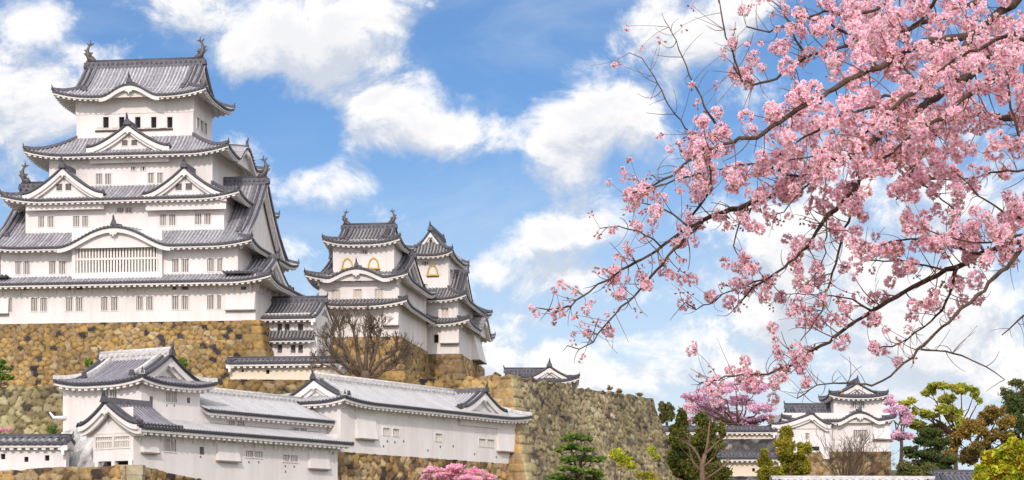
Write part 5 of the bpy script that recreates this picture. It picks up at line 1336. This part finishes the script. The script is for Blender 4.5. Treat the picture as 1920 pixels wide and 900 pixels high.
def branching(rg, mb, p, d, L_, r, depth, up=.15, spread=.6, kids=(3, 4), minr=.008, segs=4, ratio=.68, stop=None):
    """recursive bare branches collected in one mesh"""
    path = [p]; rad = [r]; dd = d.normalized()
    for i in range(segs):
        dd = (dd+Vector(rg.normal(size=3))*.14+Vector((0, 0, up*.25))).normalized(); path.append(path[-1]+dd*(L_/segs)); rad.append(max(minr, r*(1-.42*(i+1)/segs)))
    mb.tube(path, rad, 7 if depth > 3 else (5 if depth > 1 else 4), cap=False)
    if depth == 0: return
    for k in range(int(rg.integers(kids[0], kids[1]+1))):
        i = int(rg.integers(2, segs+1)) if k else segs
        q = Vector(rg.normal(size=3)); q -= q.project(dd); q.normalize()
        nd = (dd+q*spread*rg.uniform(.5, 1.3)+Vector((0, 0, up))).normalized()
        branching(rg, mb, path[i], nd, L_*ratio*rg.uniform(.75, 1.2), max(minr, rad[i]*.66), depth-1, up, spread, kids, minr, segs, ratio)

def bare_tree():
    Y = 173; b = W(684, 722, Y); rg = np.random.default_rng(7)
    T = thing('bare_tree', 'leafless spreading tree with many upright twigs in front of the small keep', 'tree', b)
    mb = MB(); mb.tube([(0, 0, -1), (0, 0, 0), (.05, 0, .6), (.0, .05, 1.1)], [.55, .45, .42, .40], 10); mb.build('trunk', M['bark_grey'], T)
    q = lambda x, y, dy=0: W(x, y, Y+dy)-b
    for path, r in (([(682, 705), (672, 672), (668, 640), (662, 618)], .30), ([(680, 706), (655, 670), (640, 640), (636, 618)], .26), ([(678, 708), (650, 685), (622, 650), (620, 632)], .22), ([(676, 712), (655, 695), (630, 672), (618, 655)], .2),
                    ([(674, 716), (655, 710), (625, 690), (604, 683)], .2), ([(688, 706), (686, 670), (688, 640), (692, 618)], .28), ([(692, 708), (700, 675), (708, 645), (712, 625)], .22), ([(694, 708), (715, 678), (738, 664), (745, 655)], .2),
                    ([(696, 714), (716, 697), (736, 680), (746, 674)], .2), ([(690, 706), (694, 690), (700, 650), (696, 635)], .2), ([(694, 716), (712, 704), (725, 690), (740, 690)], .15)):
        lm = MB(); dy = rg.uniform(-1.6, 1.6); pts = [q(x, y, dy*i/3) for i, (x, y) in enumerate(path)]
        pts[0] = Vector((pts[0].x*.3, 0, .55)); r *= .72; lm.tube(pts, [r, r*.8, r*.6, r*.42], 7)
        for i in (1, 1, 2, 2, 2, 2, 3, 3, 3, 3, 3):
            dd = (pts[i]-pts[i-1]).normalized()
            s_ = Vector(rg.normal(size=3))*.55
            branching(rg, lm, pts[i], dd+s_+Vector((0, 0, .45)), rg.uniform(.5, .85), r*.4, 3, up=.22, spread=.55, kids=(2, 4), minr=.012, segs=3, ratio=.74)
        lm.build('limb', M['bark_grey'], T)
bare_tree()
def bare_shrub():
    Y = 202; b = W(1590, 912, Y); rg = np.random.default_rng(17)
    T = thing('bare_shrub', 'leafless brown vase shaped shrub in front of the right hand turret base', 'shrub', b)
    for i in range(44):
        lm = MB(); a = rg.uniform(0, 2*PI); t = rg.uniform(.05, 1.0); d = Vector((math.cos(a)*t*1.1, math.sin(a)*t, 1))
        branching(rg, lm, Vector((math.cos(a)*.25, math.sin(a)*.25, -.2)), d, rg.uniform(2.0, 3.0), .055, 3, up=.10, spread=.42, kids=(2, 3), minr=.013, segs=4, ratio=.62)
        lm.build('stem', M['bark_pale'] if i % 3 == 0 else M['bark_grey'], T)
bare_shrub()
def pruned_tree():
    Y = 150; b = W(1318, 915, Y); rg = np.random.default_rng(5); q = lambda x, y, d=0: W(x, y, Y+d)-b
    T = thing('pruned_tree', 'pale leafless tree with stubby pruned limbs in front of the dark conifers', 'tree', b)
    mb = MB(); mb.tube([(0, 0, -.5), q(1317, 895), q(1316, 872), q(1322, 852)], [.24, .20, .18, .15], 8); mb.build('trunk', M['bark_pale'], T)
    for path in ([(1322, 853), (1327, 830), (1329, 808), (1331, 790)], [(1322, 852), (1336, 838), (1348, 826)], [(1316, 872), (1308, 852), (1298, 838), (1290, 832)], [(1318, 876), (1328, 868), (1337, 858)], [(1322, 900), (1350, 880), (1362, 866)], [(1316, 885), (1300, 868), (1296, 858)]):
        lm = MB(); n = len(path); dy = rg.uniform(-.8, .8); p = [q(x, y, dy*i/n) for i, (x, y) in enumerate(path)]
        lm.tube(p, [.12-.075*i/(n-1) for i in range(n)], 6)
        for i in range(4):
            k = rg.integers(1, n); branching(rg, lm, p[k], (p[k]-p[k-1]).normalized()+Vector(rg.normal(size=3))*.6, .7, .025, 1, up=.2, kids=(2, 2), minr=.012, segs=3)
        lm.build('limb', M['bark_pale'], T)
pruned_tree()
# ------------------------------------------------------------------ cherry boughs in the foreground
CY = 13.0
petal = pmat('cherry_petal', (.93, .55, .62), .6, second=(.86, .40, .50), scale=18, spec=.2, transl=.48, island=.10, hue=.008)
def petal_mat():
    m = petal; nt = m.node_tree; N = nt.nodes
    at = N.new('ShaderNodeAttribute'); at.attribute_name = 'petal'
    mx = N.new('ShaderNodeMix'); mx.data_type = 'RGBA'; mx.blend_type = 'MIX'
    # deeper pink towards the flower's heart, pale at the petal rim
    ramp = N.new('ShaderNodeValToRGB'); ramp.color_ramp.elements[0].color = (.88, .34, .50, 1); ramp.color_ramp.elements[1].color = (1.0, .86, .89, 1)
    ramp.color_ramp.elements[0].position = .10; ramp.color_ramp.elements[1].position = .75
    sp = N.new('ShaderNodeSeparateColor'); link(nt, at.outputs['Color'], sp.inputs[0]); link(nt, sp.outputs[0], ramp.inputs[0])
    hs = [n for n in N if n.type == 'HUE_SAT'][0]
    link(nt, ramp.outputs[0], hs.inputs['Color'])
petal_mat()
bud = pmat('bud_scale', (.42, .14, .07), .7, second=(.34, .25, .06), scale=30, island=.3, hue=.03, transl=.2)

def flower(rg, c, n, r, petals=8):
    """one double flower facing n: two rings of cupped petals; returns verts, faces, shade"""
    n = n/np.linalg.norm(n); t = np.cross(n, rg.normal(size=3)); t /= np.linalg.norm(t); b = np.cross(n, t)
    V, Fc, S = [], [], []
    for ring, (k, rr, lift, w) in enumerate(((5, 1.0, .18, .62), (4, .66, .52, .5))):
        for i in range(k):
            a = 2*PI*(i+ring*.5+rg.uniform(-.12, .12))/k; d = t*math.cos(a)+b*math.sin(a); e = -t*math.sin(a)+b*math.cos(a); q = rr*rg.uniform(.85, 1.12)
            o = len(V)
            V += [c+n*r*.02, c+d*r*q*.55-e*r*w*.62+n*r*lift*.5, c+d*r*q-e*r*w*.30+n*r*(lift+.12), c+d*r*q+e*r*w*.30+n*r*(lift+.12), c+d*r*q*.55+e*r*w*.62+n*r*lift*.5]
            S += [0.0, .55, 1.0, 1.0, .55] if ring == 0 else [.0, .35, .75, .75, .35]
            Fc.append((o, o+1, o+2, o+3, o+4))
    return V, Fc, S
def cluster(rg, n=13, R_=.045, fr=.021, hang=.2):
    """ball of double flowers round a spur, with a few bronze buds and bracts"""
    V, Fc, S, mi = [], [], [], []
    for i in range(n):
        z = 1-2*(i+.5)/n; a = i*2.39996+rg.uniform(-.3, .3); q = math.sqrt(max(0, 1-z*z)); d = np.array([q*math.cos(a), q*math.sin(a), z])+rg.normal(size=3)*.18
        d /= np.linalg.norm(d); c = d*R_*rg.uniform(.72, 1.08)
        v, f, s = flower(rg, c, d+rg.normal(size=3)*.25, fr*rg.uniform(.85, 1.15)); o = len(V)
        V += v; Fc += [tuple(k+o for k in q_) for q_ in f]; S += s; mi += [0]*len(f)
    for i in range(8):
        d = rg.normal(size=3); d[2] = abs(d[2])*.8; d /= np.linalg.norm(d); t = np.cross(d, rg.normal(size=3)); t /= np.linalg.norm(t); o = len(V); l = R_*rg.uniform(1.0, 1.5)
        V += [d*l*.35, d*l*.7+t*R_*.16, d*l, d*l*.7-t*R_*.16]; S += [.5]*4; Fc.append((o, o+1, o+2, o+3)); mi.append(1)
    return np.array(V), Fc, S, mi
def buds(rg, n=5, R_=.03):
    V, Fc, S, mi = [], [], [], []
    for i in range(n):
        d = rg.normal(size=3); d /= np.linalg.norm(d); t = np.cross(d, rg.normal(size=3)); t /= np.linalg.norm(t); b = np.cross(d, t); o = len(V); c = d*R_*.4; l = R_*rg.uniform(.6, 1.0); w = R_*.26
        V += [c, c+d*l*.55+t*w, c+d*l*.55+b*w, c+d*l*.55-t*w, c+d*l*.55-b*w, c+d*l]; m_ = 0 if i % 2 else 1
        for k in range(4): Fc += [(o, o+1+k, o+1+(k+1) % 4), (o+5, o+1+(k+1) % 4, o+1+k)]; mi += [m_, m_]
        S += [.1, .3, .3, .3, .3, .5]
    if n > 4:
        v, f, s = flower(rg, np.array([0, 0, R_*.3]), rg.normal(size=3), R_*.75); o = len(V); V += v; Fc += [tuple(k+o for k in q) for q in f]; S += s; mi += [0]*len(f)
    return np.array(V), Fc, S, mi

def cl_mesh(name, parts):
    V, Fc, S, mi = parts
    me = bpy.data.meshes.new(name); me.from_pydata([tuple(x) for x in V], [], Fc); me.materials.append(petal); me.materials.append(bud)
    me.polygons.foreach_set('material_index', np.array(mi, dtype=np.int32))
    at = me.attributes.new('petal', 'FLOAT_COLOR', 'POINT'); A = np.ones((len(V), 4), dtype=np.float32); A[:, :3] = np.array(S)[:, None]; at.data.foreach_set('color', A.ravel()); me.update()
    return me

def cherry():
    rg = np.random.default_rng(2024)
    base = Vector((5.6, 14.2, 0.0))
    T = thing('cherry_tree', 'large cherry in the foreground, dark boughs heavy with pink double blossom', 'cherry tree', base)
    # boughs: path in photo pixels, start/end distance, start/end radius in px, blossom density, twig length
    L_ = []
    def add(path, y0, y1, r0, r1, dens=1.0, tw=1.0, size=1.0): L_.append((path, y0, y1, r0, r1, dens, tw, size))
    add([(2010, 20), (1960, 50), (1913, 80), (1863, 101), (1801, 149), (1732, 197), (1663, 238), (1604, 292), (1540, 321), (1509, 335), (1461, 364), (1400, 385), (1352, 401), (1320, 412)], 13.2, 13.0, 12, 4.2, 1.0)
    add([(1320, 412), (1290, 425), (1231, 468), (1165, 507), (1140, 523), (1107, 547), (1070, 572), (1030, 580), (1004, 577)], 13.0, 12.6, 4, 1.0, 1.1, .8, .74)
    add([(1320, 412), (1300, 430), (1262, 470), (1231, 507), (1200, 545), (1166, 575), (1130, 615), (1115, 640), (1088, 655), (1064, 648)], 13.0, 12.9, 3.6, 1.0, .75, .9, .68)
    add([(1930, -30), (1900, 8), (1863, 32), (1823, 69), (1799, 99), (1756, 133), (1724, 163), (1681, 197), (1655, 221), (1620, 250)], 12.4, 12.2, 9, 3, 1.0)
    add([(1880, -20), (1841, 0), (1796, 19), (1761, 35), (1724, 45), (1689, 64), (1620, 85), (1567, 91), (1510, 109), (1473, 131), (1455, 147), (1412, 160), (1393, 149), (1375, 125)], 13.8, 14.2, 6, 1.6, 1.0)
    add([(1823, 65), (1780, 72), (1732, 80), (1697, 101), (1668, 115), (1631, 131), (1599, 147), (1540, 181), (1511, 197), (1447, 237), (1421, 260), (1387, 261), (1333, 279), (1288, 300), (1261, 330), (1208, 356), (1185, 362)], 12.8, 12.2, 8, 1.6, 1.0)
    add([(1960, 190), (1920, 165), (1868, 149), (1833, 168), (1807, 184), (1770, 222), (1743, 231), (1700, 260), (1668, 290), (1639, 310)], 12.0, 12.2, 6, 2.4, 1.0)
    add([(1970, 250), (1920, 232), (1884, 219), (1860, 211), (1810, 215), (1770, 222), (1743, 236), (1713, 262), (1696, 300), (1670, 324), (1620, 329), (1596, 345)], 13.6, 13.0, 8, 3, 1.0)
    add([(1612, 330), (1606, 366), (1596, 400), (1585, 430), (1571, 473), (1560, 513), (1549, 548), (1541, 580), (1520, 617), (1500, 640)], 13.0, 12.6, 3.4, 1.1, .75, .8, .9)
    add([(1604, 345), (1596, 359), (1565, 392), (1540, 420), (1515, 460), (1467, 503), (1435, 524), (1413, 540), (1376, 580)], 13.0, 13.4, 5, 1.4, .9, .9, .9)
    add([(1435, 524), (1413, 530), (1368, 548), (1330, 566), (1304, 580), (1285, 567)], 13.3, 13.5, 2.2, .9, .55, .9, .75)
    add([(1550, 400), (1549, 444), (1547, 473), (1536, 505), (1515, 530), (1492, 545)], 12.8, 12.5, 1.8, .8, .35, .8, .8)
    add([(1990, 425), (1920, 452), (1860, 471), (1833, 481), (1775, 508), (1727, 532), (1679, 556), (1652, 577), (1620, 593), (1575, 625), (1540, 649), (1519, 660), (1495, 678), (1461, 692), (1439, 700), (1377, 704), (1313, 718)], 12.6, 13.2, 7.5, 1.3, .85, 1.0, .88)
    add([(1980, 390), (1920, 460), (1897, 489), (1865, 521), (1833, 553), (1801, 577), (1780, 604), (1745, 633), (1721, 657), (1710, 667), (1671, 705), (1636, 720), (1590, 718), (1532, 721), (1494, 747)], 12.2, 12.0, 5.5, 1.0, .03, 1.0, .7)
    add([(1726, 655), (1771, 657), (1817, 671), (1849, 689), (1884, 712)], 12.05, 11.8, 2.2, .9, .0, .8)
    add([(1795, 500), (1788, 532), (1767, 580), (1732, 612), (1700, 636), (1673, 649), (1640, 655)], 12.6, 12.9, 3.4, 1.2, .7, .9, .9)
    add([(1772, 507), (1689, 489), (1628, 489), (1583, 500)], 12.7, 13.0, 2.4, 1.0, .6, .8, .9)
    add([(1836, 476), (1777, 460), (1727, 449), (1673, 453), (1641, 463), (1607, 484)], 12.6, 12.3, 3.2, 1.0, 1.5, .8, 1.0)
    add([(1633, 583), (1600, 560), (1575, 556), (1540, 553), (1467, 551)], 12.9, 13.2, 2.2, .8, .65, .8, .9)
    add([(1950, 575), (1920, 593), (1879, 628)], 12.4, 12.3, 2.4, 1.2, .0, .6)
    add([(1980, 315), (1920, 319), (1876, 321), (1831, 333), (1790, 338), (1727, 337)], 12.8, 13.2, 3, 1.0, .75, .9, .9)
    add([(1990, 445), (1920, 415), (1881, 396), (1847, 375), (1815, 345), (1790, 320)], 12.4, 12.7, 3.2, 1.0, 1.5, .8, .95)
    add([(1700, 300), (1712, 330), (1727, 343), (1767, 375), (1801, 404)], 13.0, 12.7, 2.4, .9, .45, .7, .85)
    add([(1355, 255), (1321, 197), (1292, 141), (1268, 77), (1247, 40)], 12.4, 12.9, 2.4, .9, .22, .9, .62)
    add([(1325, 285), (1287, 240), (1255, 197), (1233, 157), (1204, 109), (1180, 99)], 12.3, 12.8, 2.0, .7, .10, .9, .6)
    add([(1400, 165), (1383, 128), (1372, 96), (1356, 40), (1346, -10)], 14.2, 14.4, 2.4, 1.2, .3, .9, .7)
    add([(1511, 110), (1492, 72), (1473, 29), (1447, 3), (1430, -12)], 14.1, 14.3, 2.4, 1.2, .9, .8, .85)
    add([(1620, 84), (1593, 69), (1567, 51), (1540, 40), (1500, 30)], 13.9, 13.6, 3, 1.4, 1.0)
    add([(1721, 163), (1689, 117), (1665, 93), (1640, 60)], 12.3, 12.8, 3, 1.4, .9)
    add([(1633, 84), (1633, 64), (1625, 21), (1618, -10)], 13.9, 14.1, 2.6, 1.4, .9)
    add([(1507, 335), (1467, 321), (1427, 308), (1381, 311), (1350, 318)], 13.0, 12.7, 3, 1.2, 1.1)
    add([(1299, 402), (1331, 359), (1333, 321), (1315, 273), (1305, 250)], 12.9, 12.3, 2.4, 1.2, 1.0, .9, .9)
    add([(1340, 318), (1300, 330), (1250, 345), (1208, 356), (1182, 368)], 12.7, 13.0, 2.4, 1.0, 1.1, .8, .8)
    add([(1290, 425), (1262, 400), (1230, 385), (1195, 378)], 13.0, 13.2, 2, .9, 1.1, .8, .8)
    add([(1240, 463), (1224, 450), (1197, 433), (1160, 425), (1125, 428)], 12.9, 13.2, 1.8, .8, .6, .7, .62)
    add([(1760, -15), (1740, 20), (1700, 60), (1660, 84)], 13.3, 13.6, 4, 2, 1.0)
    add([(1960, 110), (1900, 60), (1850, 85), (1790, 110), (1740, 150)], 11.6, 11.9, 5, 2, 1.1)
    add([(1940, 280), (1910, 250), (1895, 200), (1885, 150), (1890, 110)], 11.8, 11.9, 3.5, 1.6, 1.1)
    add([(1700, -15), (1640, 20), (1590, 30), (1545, 20), (1490, 45), (1440, 60), (1400, 50)], 13.6, 14.0, 3.5, 1.4, .9)
    add([(1640, 200), (1590, 215), (1540, 240), (1490, 270), (1450, 300), (1420, 330)], 12.4, 12.6, 3.2, 1.4, 1.1)
    add([(1720, 190), (1660, 180), (1600, 200), (1560, 230), (1500, 235)], 13.4, 13.6, 3.2, 1.4, 1.0)
    add([(1660, 240), (1620, 280), (1570, 300), (1530, 290), (1480, 300)], 12.2, 12.1, 3.0, 1.4, 1.1)
    add([(1780, 215), (1740, 275), (1715, 310), (1700, 350), (1680, 375)], 12.6, 12.6, 2.6, 1.2, 1.2, .8)
    add([(1540, 321), (1500, 360), (1470, 395), (1440, 405)], 13.0, 12.7, 2.2, 1.0, .8, .8)
    add([(1400, 385), (1385, 420), (1375, 460), (1390, 490), (1380, 500)], 13.0, 13.0, 1.8, .9, .7, .8, .85)
    add([(1980, 440), (1920, 440), (1860, 455), (1800, 450), (1760, 440), (1730, 425)], 12.3, 12.5, 3.0, 1.2, 1.5, .8, .95)
    sites = []
    def pos(x, y, d): return W(x, y, d)-base
    ends = []
    for path, y0, y1, r0, r1, dens, tl, size in L_:
        n = len(path); P = []
        ln = [0]
        for a, b in zip(path[:-1], path[1:]): ln.append(ln[-1]+math.hypot(b[0]-a[0], b[1]-a[1]))
        wob = rg.uniform(-.25, .25)
        for i, (x, y) in enumerate(path):
            t = ln[i]/ln[-1]; d = y0+(y1-y0)*t+wob*math.sin(PI*t); P.append((x, y, d, (r0+(r1-r0)*t**.8)))
        # resample with gnarl
        Q = []; step = 14
        for (a, b) in zip(P[:-1], P[1:]):
            k = max(1, int(math.hypot(b[0]-a[0], b[1]-a[1])/step))
            for j in range(k):
                t = j/k; Q.append([a[q]+(b[q]-a[q])*t for q in range(4)])
        Q.append(list(P[-1]))
        for i in range(1, len(Q)-1):
            am = 1.1+.18*Q[i][3]; Q[i][0] += rg.normal()*am; Q[i][1] += rg.normal()*am; Q[i][2] += rg.normal()*.012; Q[i][3] *= rg.uniform(.88, 1.14)
        pts = [pos(*q[:3]) for q in Q]; rad = [q[3]/F*q[2] for q in Q]
        tw = MB(); tw.tube(pts, rad, 8 if r0 > 4 else 6)
        if path[0][0] > 1925: ends.append((pts[0], rad[0]))
        # twigs and spurs
        total = ln[-1]
        nt_ = int(total/11.5*(.75 if dens > .3 else .55))
        for _ in range(nt_):
            i = int(rg.integers(max(1, int(len(Q)*.06)), len(Q))); x, y, d, r = Q[i]
            if dens < .05 and rg.uniform() < .35: continue
            a = Q[max(0, i-1)]; b = Q[min(len(Q)-1, i+1)]; tx, ty = b[0]-a[0], b[1]-a[1]; l = math.hypot(tx, ty)+1e-6; tx /= l; ty /= l
            sg = 1 if rg.uniform() < .5 else -1; fwd = rg.uniform(.0, 1.0); dx, dy = tx*fwd-ty*sg, ty*fwd+tx*sg
            l2 = math.hypot(dx, dy); dx /= l2; dy /= l2
            le = rg.uniform(16, 74)*tl*(1.2 if dens < .4 else 1.0)
            dz = rg.normal()*.09; cur = rg.normal()*.5
            tp = []; m_ = 5
            for j in range(m_+1):
                t = j/m_; lift = -6*t*t if rg.uniform() < 2 else 0     # twig tips curl upward to the light
                tp.append([x+dx*le*t-dy*cur*le*.55*t*t, y+dy*le*t+dx*cur*le*.55*t*t+lift, d+dz*t*1.6])
            w = max(.55, min(1.3, r*.4)); tpp = [pos(*q) for q in tp]
            tw.tube(tpp, [w*(1-.5*j/m_)/F*d for j in range(m_+1)], 5, 1, cap=False)
            tt = i/len(Q); dens_, size_ = dens*(1-.35*tt), size*(1-.22*tt)
            if rg.uniform() < dens_*.9:
                sites.append((tp[-1], size_*rg.uniform(.8, 1.15), dens))
                if dens > .5 and le > 26 and rg.uniform() < .32*dens: sites.append((tp[3], size_*rg.uniform(.7, 1.05), dens))
                if dens > .8 and le > 40 and rg.uniform() < .35: sites.append((tp[2], size_*rg.uniform(.7, 1.0), dens))
            elif rg.uniform() < .30 and dens > 0: sites.append((tp[-1], .42, -1))
        for _ in range(int(total/(22 if dens > .3 or dens == .03 else 44))):
            i = int(rg.integers(max(1, int(len(Q)*.15)), len(Q))); x, y, d, r = Q[i]; a_ = rg.uniform(-PI, PI); le = rg.uniform(18, 62)*tl; k_ = rg.normal()*1.4; tp = [[x, y, d]]
            if dens > .0 and math.cos(a_) > .5: a_ += PI
            for j in range(6): a_ += k_/6; tp.append([tp[-1][0]+math.cos(a_)*le/6, tp[-1][1]+math.sin(a_)*le/6-(1.2 if j > 2 else 0), d+.02*j*(1 if k_ > 0 else -1)])
            tw.tube([pos(*q) for q in tp], [.85*(1-.09*j)/F*d for j in range(7)], 4, 1, cap=False)
            if rg.uniform() < .25 and dens > .05: sites.append((tp[-1], .42, -1))
        tw.build('bough' if r0 >= 3 else 'branch', [M['bark'], M['twig']], T)
        if dens > .3:       # blossom carried out to the very tip
            for q_ in Q[int(len(Q)*.72)::2]+[Q[-1]]:
                if rg.uniform() < .75: sites.append(([q_[0]+rg.normal()*8, q_[1]+rg.normal()*8, q_[2]+rg.normal()*.05], size*rg.uniform(.62, .95), dens))
        # spurs sitting on the bough itself
        for _ in range(int(total/58*dens)):
            i = int(rg.integers(int(len(Q)*.10), len(Q))); x, y, d, r = Q[i]
            ox, oy = rg.normal()*(7+r), rg.normal()*(7+r)
            sites.append(([x+ox, y+oy, d+rg.normal()*.08], size*rg.uniform(.8, 1.15), dens))
    # trunk standing to the right of the view, boughs led back to it
    mb = MB(); mb.tube([(0, 0, -.4), (0, 0, .0), (-.05, -.05, .8), (-.1, -.1, 1.7), (-.15, -.15, 2.6), (-.2, -.2, 3.5), (-.1, -.1, 4.4), (.1, .1, 5.4), (.3, .2, 6.6), (.4, .3, 7.6)], [.50, .42, .36, .33, .30, .26, .20, .14, .08, .03], 14); mb.build('trunk', M['bark'], T)
    for e, r in ends:
        s_ = Vector((-.15, -.15, min(3.9, max(1.9, e.z-.75)))); mb = MB(); mid = s_.lerp(e, .55)+Vector((0, 0, .18)); mb.tube([s_, s_.lerp(mid, .5)+Vector((0, 0, .05)), mid, mid.lerp(e, .6)+Vector((0, 0, .02)), e], [max(.09, r*1.7), r*1.5, r*1.3, r*1.1, r], 8); mb.build('bough', M['bark'], T)
    # crown limbs rising from the trunk outside the view
    for k in range(9):
        zz = 2.6+k*.5; a = rg.uniform(-1.9, 1.9); d = Vector((math.cos(a), math.sin(a), rg.uniform(.5, 1.1))).normalized(); l = rg.uniform(2.0, 3.2)*(1-.06*k)
        p0 = Vector((-.12, -.1, zz)); lm = MB(); pts = wobble(rg, p0, p0+d*l, 7, .10); lm.tube(pts, [.13*(1-.125*j) for j in range(8)], 8)
        for j in range(2, 8):
            for _ in range(5):
                q = Vector(rg.normal(size=3)).normalized()*rg.uniform(.25, .8)+Vector((0, 0, .1)); tpp = wobble(rg, pts[j], pts[j]+q, 4, .15); lm.tube(tpp, [.012, .010, .008, .006, .004], 4, 1, cap=False)
                for e_ in (tpp[-1], tpp[3], tpp[2]):
                    w_ = e_+base; sites.append(([CX+w_.x/w_.y*F, HY-(w_.z-CZ)/w_.y*F, w_.y], rg.uniform(.8, 1.1), 1.0))
        lm.build('bough', [M['bark'], M['twig']], T)
    # blossom
    protos = [cluster(np.random.default_rng(100+i), n=int(np.random.default_rng(i).integers(10, 16)), R_=.040+.002*(i % 3)) for i in range(10)]
    loose = [cluster(np.random.default_rng(200+i), n=5, R_=.030) for i in range(5)]
    bd = [buds(np.random.default_rng(300+i), n=4+i % 3) for i in range(5)]
    items = []
    for (x, y, d), s_, dens in sites:
        if dens < 0: kind = 2
        elif s_ < .68: kind = 1 if rg.uniform() < .75 else 2
        else: kind = 0 if rg.uniform() < .88 else 1
        items.append((x, y, d, s_, kind))
    vis = [q for q in items if -60 < q[0] < 1990 and -60 < q[1] < 960]
    vis.sort(key=lambda q: -(q[3]/q[2])*(1 if q[4] == 0 else .4)*(1 if 20 < q[0] < 1900 and 20 < q[1] < 880 else .1))
    meshes = [cl_mesh('blossom_cluster', p) for p in protos]
    def xf():
        a = rg.normal(size=4); q = a/np.linalg.norm(a); w, x, y, z = q
        return np.array([[1-2*(y*y+z*z), 2*(x*y-z*w), 2*(x*z+y*w)], [2*(x*y+z*w), 1-2*(x*x+z*z), 2*(y*z-x*w)], [2*(x*z-y*w), 2*(y*z+x*w), 1-2*(x*x+y*y)]])
    top = set(id(q) for q in vis[:100])
    AV, AF, AS, AM = [], [], [], []; o = 0
    for q in items:
        x, y, d, s_, kind = q; p = pos(x, y, d)-Vector((0, 0, .012)); sc = s_*1.12
        if id(q) in top:
            ob = bpy.data.objects.new('blossom_cluster', meshes[int(rg.integers(len(meshes)))]); COL.objects.link(ob); ob.parent = T; ob.location = p
            ob.rotation_euler = tuple(rg.uniform(0, 6.28, 3)); ob.scale = (sc, sc, sc); continue
        pr = (protos, loose, bd)[kind]; V, Fc, S, mi = pr[int(rg.integers(len(pr)))]
        V2 = (V*(sc if kind != 2 else 1.0))@xf().T+np.array(p); AV.append(V2); AF += [tuple(k+o for k in f) for f in Fc]; AS += list(S); AM += mi; o += len(V)
    me = cl_mesh('blossoms', (np.concatenate(AV), AF, AS, AM)); ob = bpy.data.objects.new('blossoms', me); COL.objects.link(ob); ob.parent = T; ob['kind'] = 'stuff'
    print('blossom sites', len(items), 'faces', len(AF))
cherry()
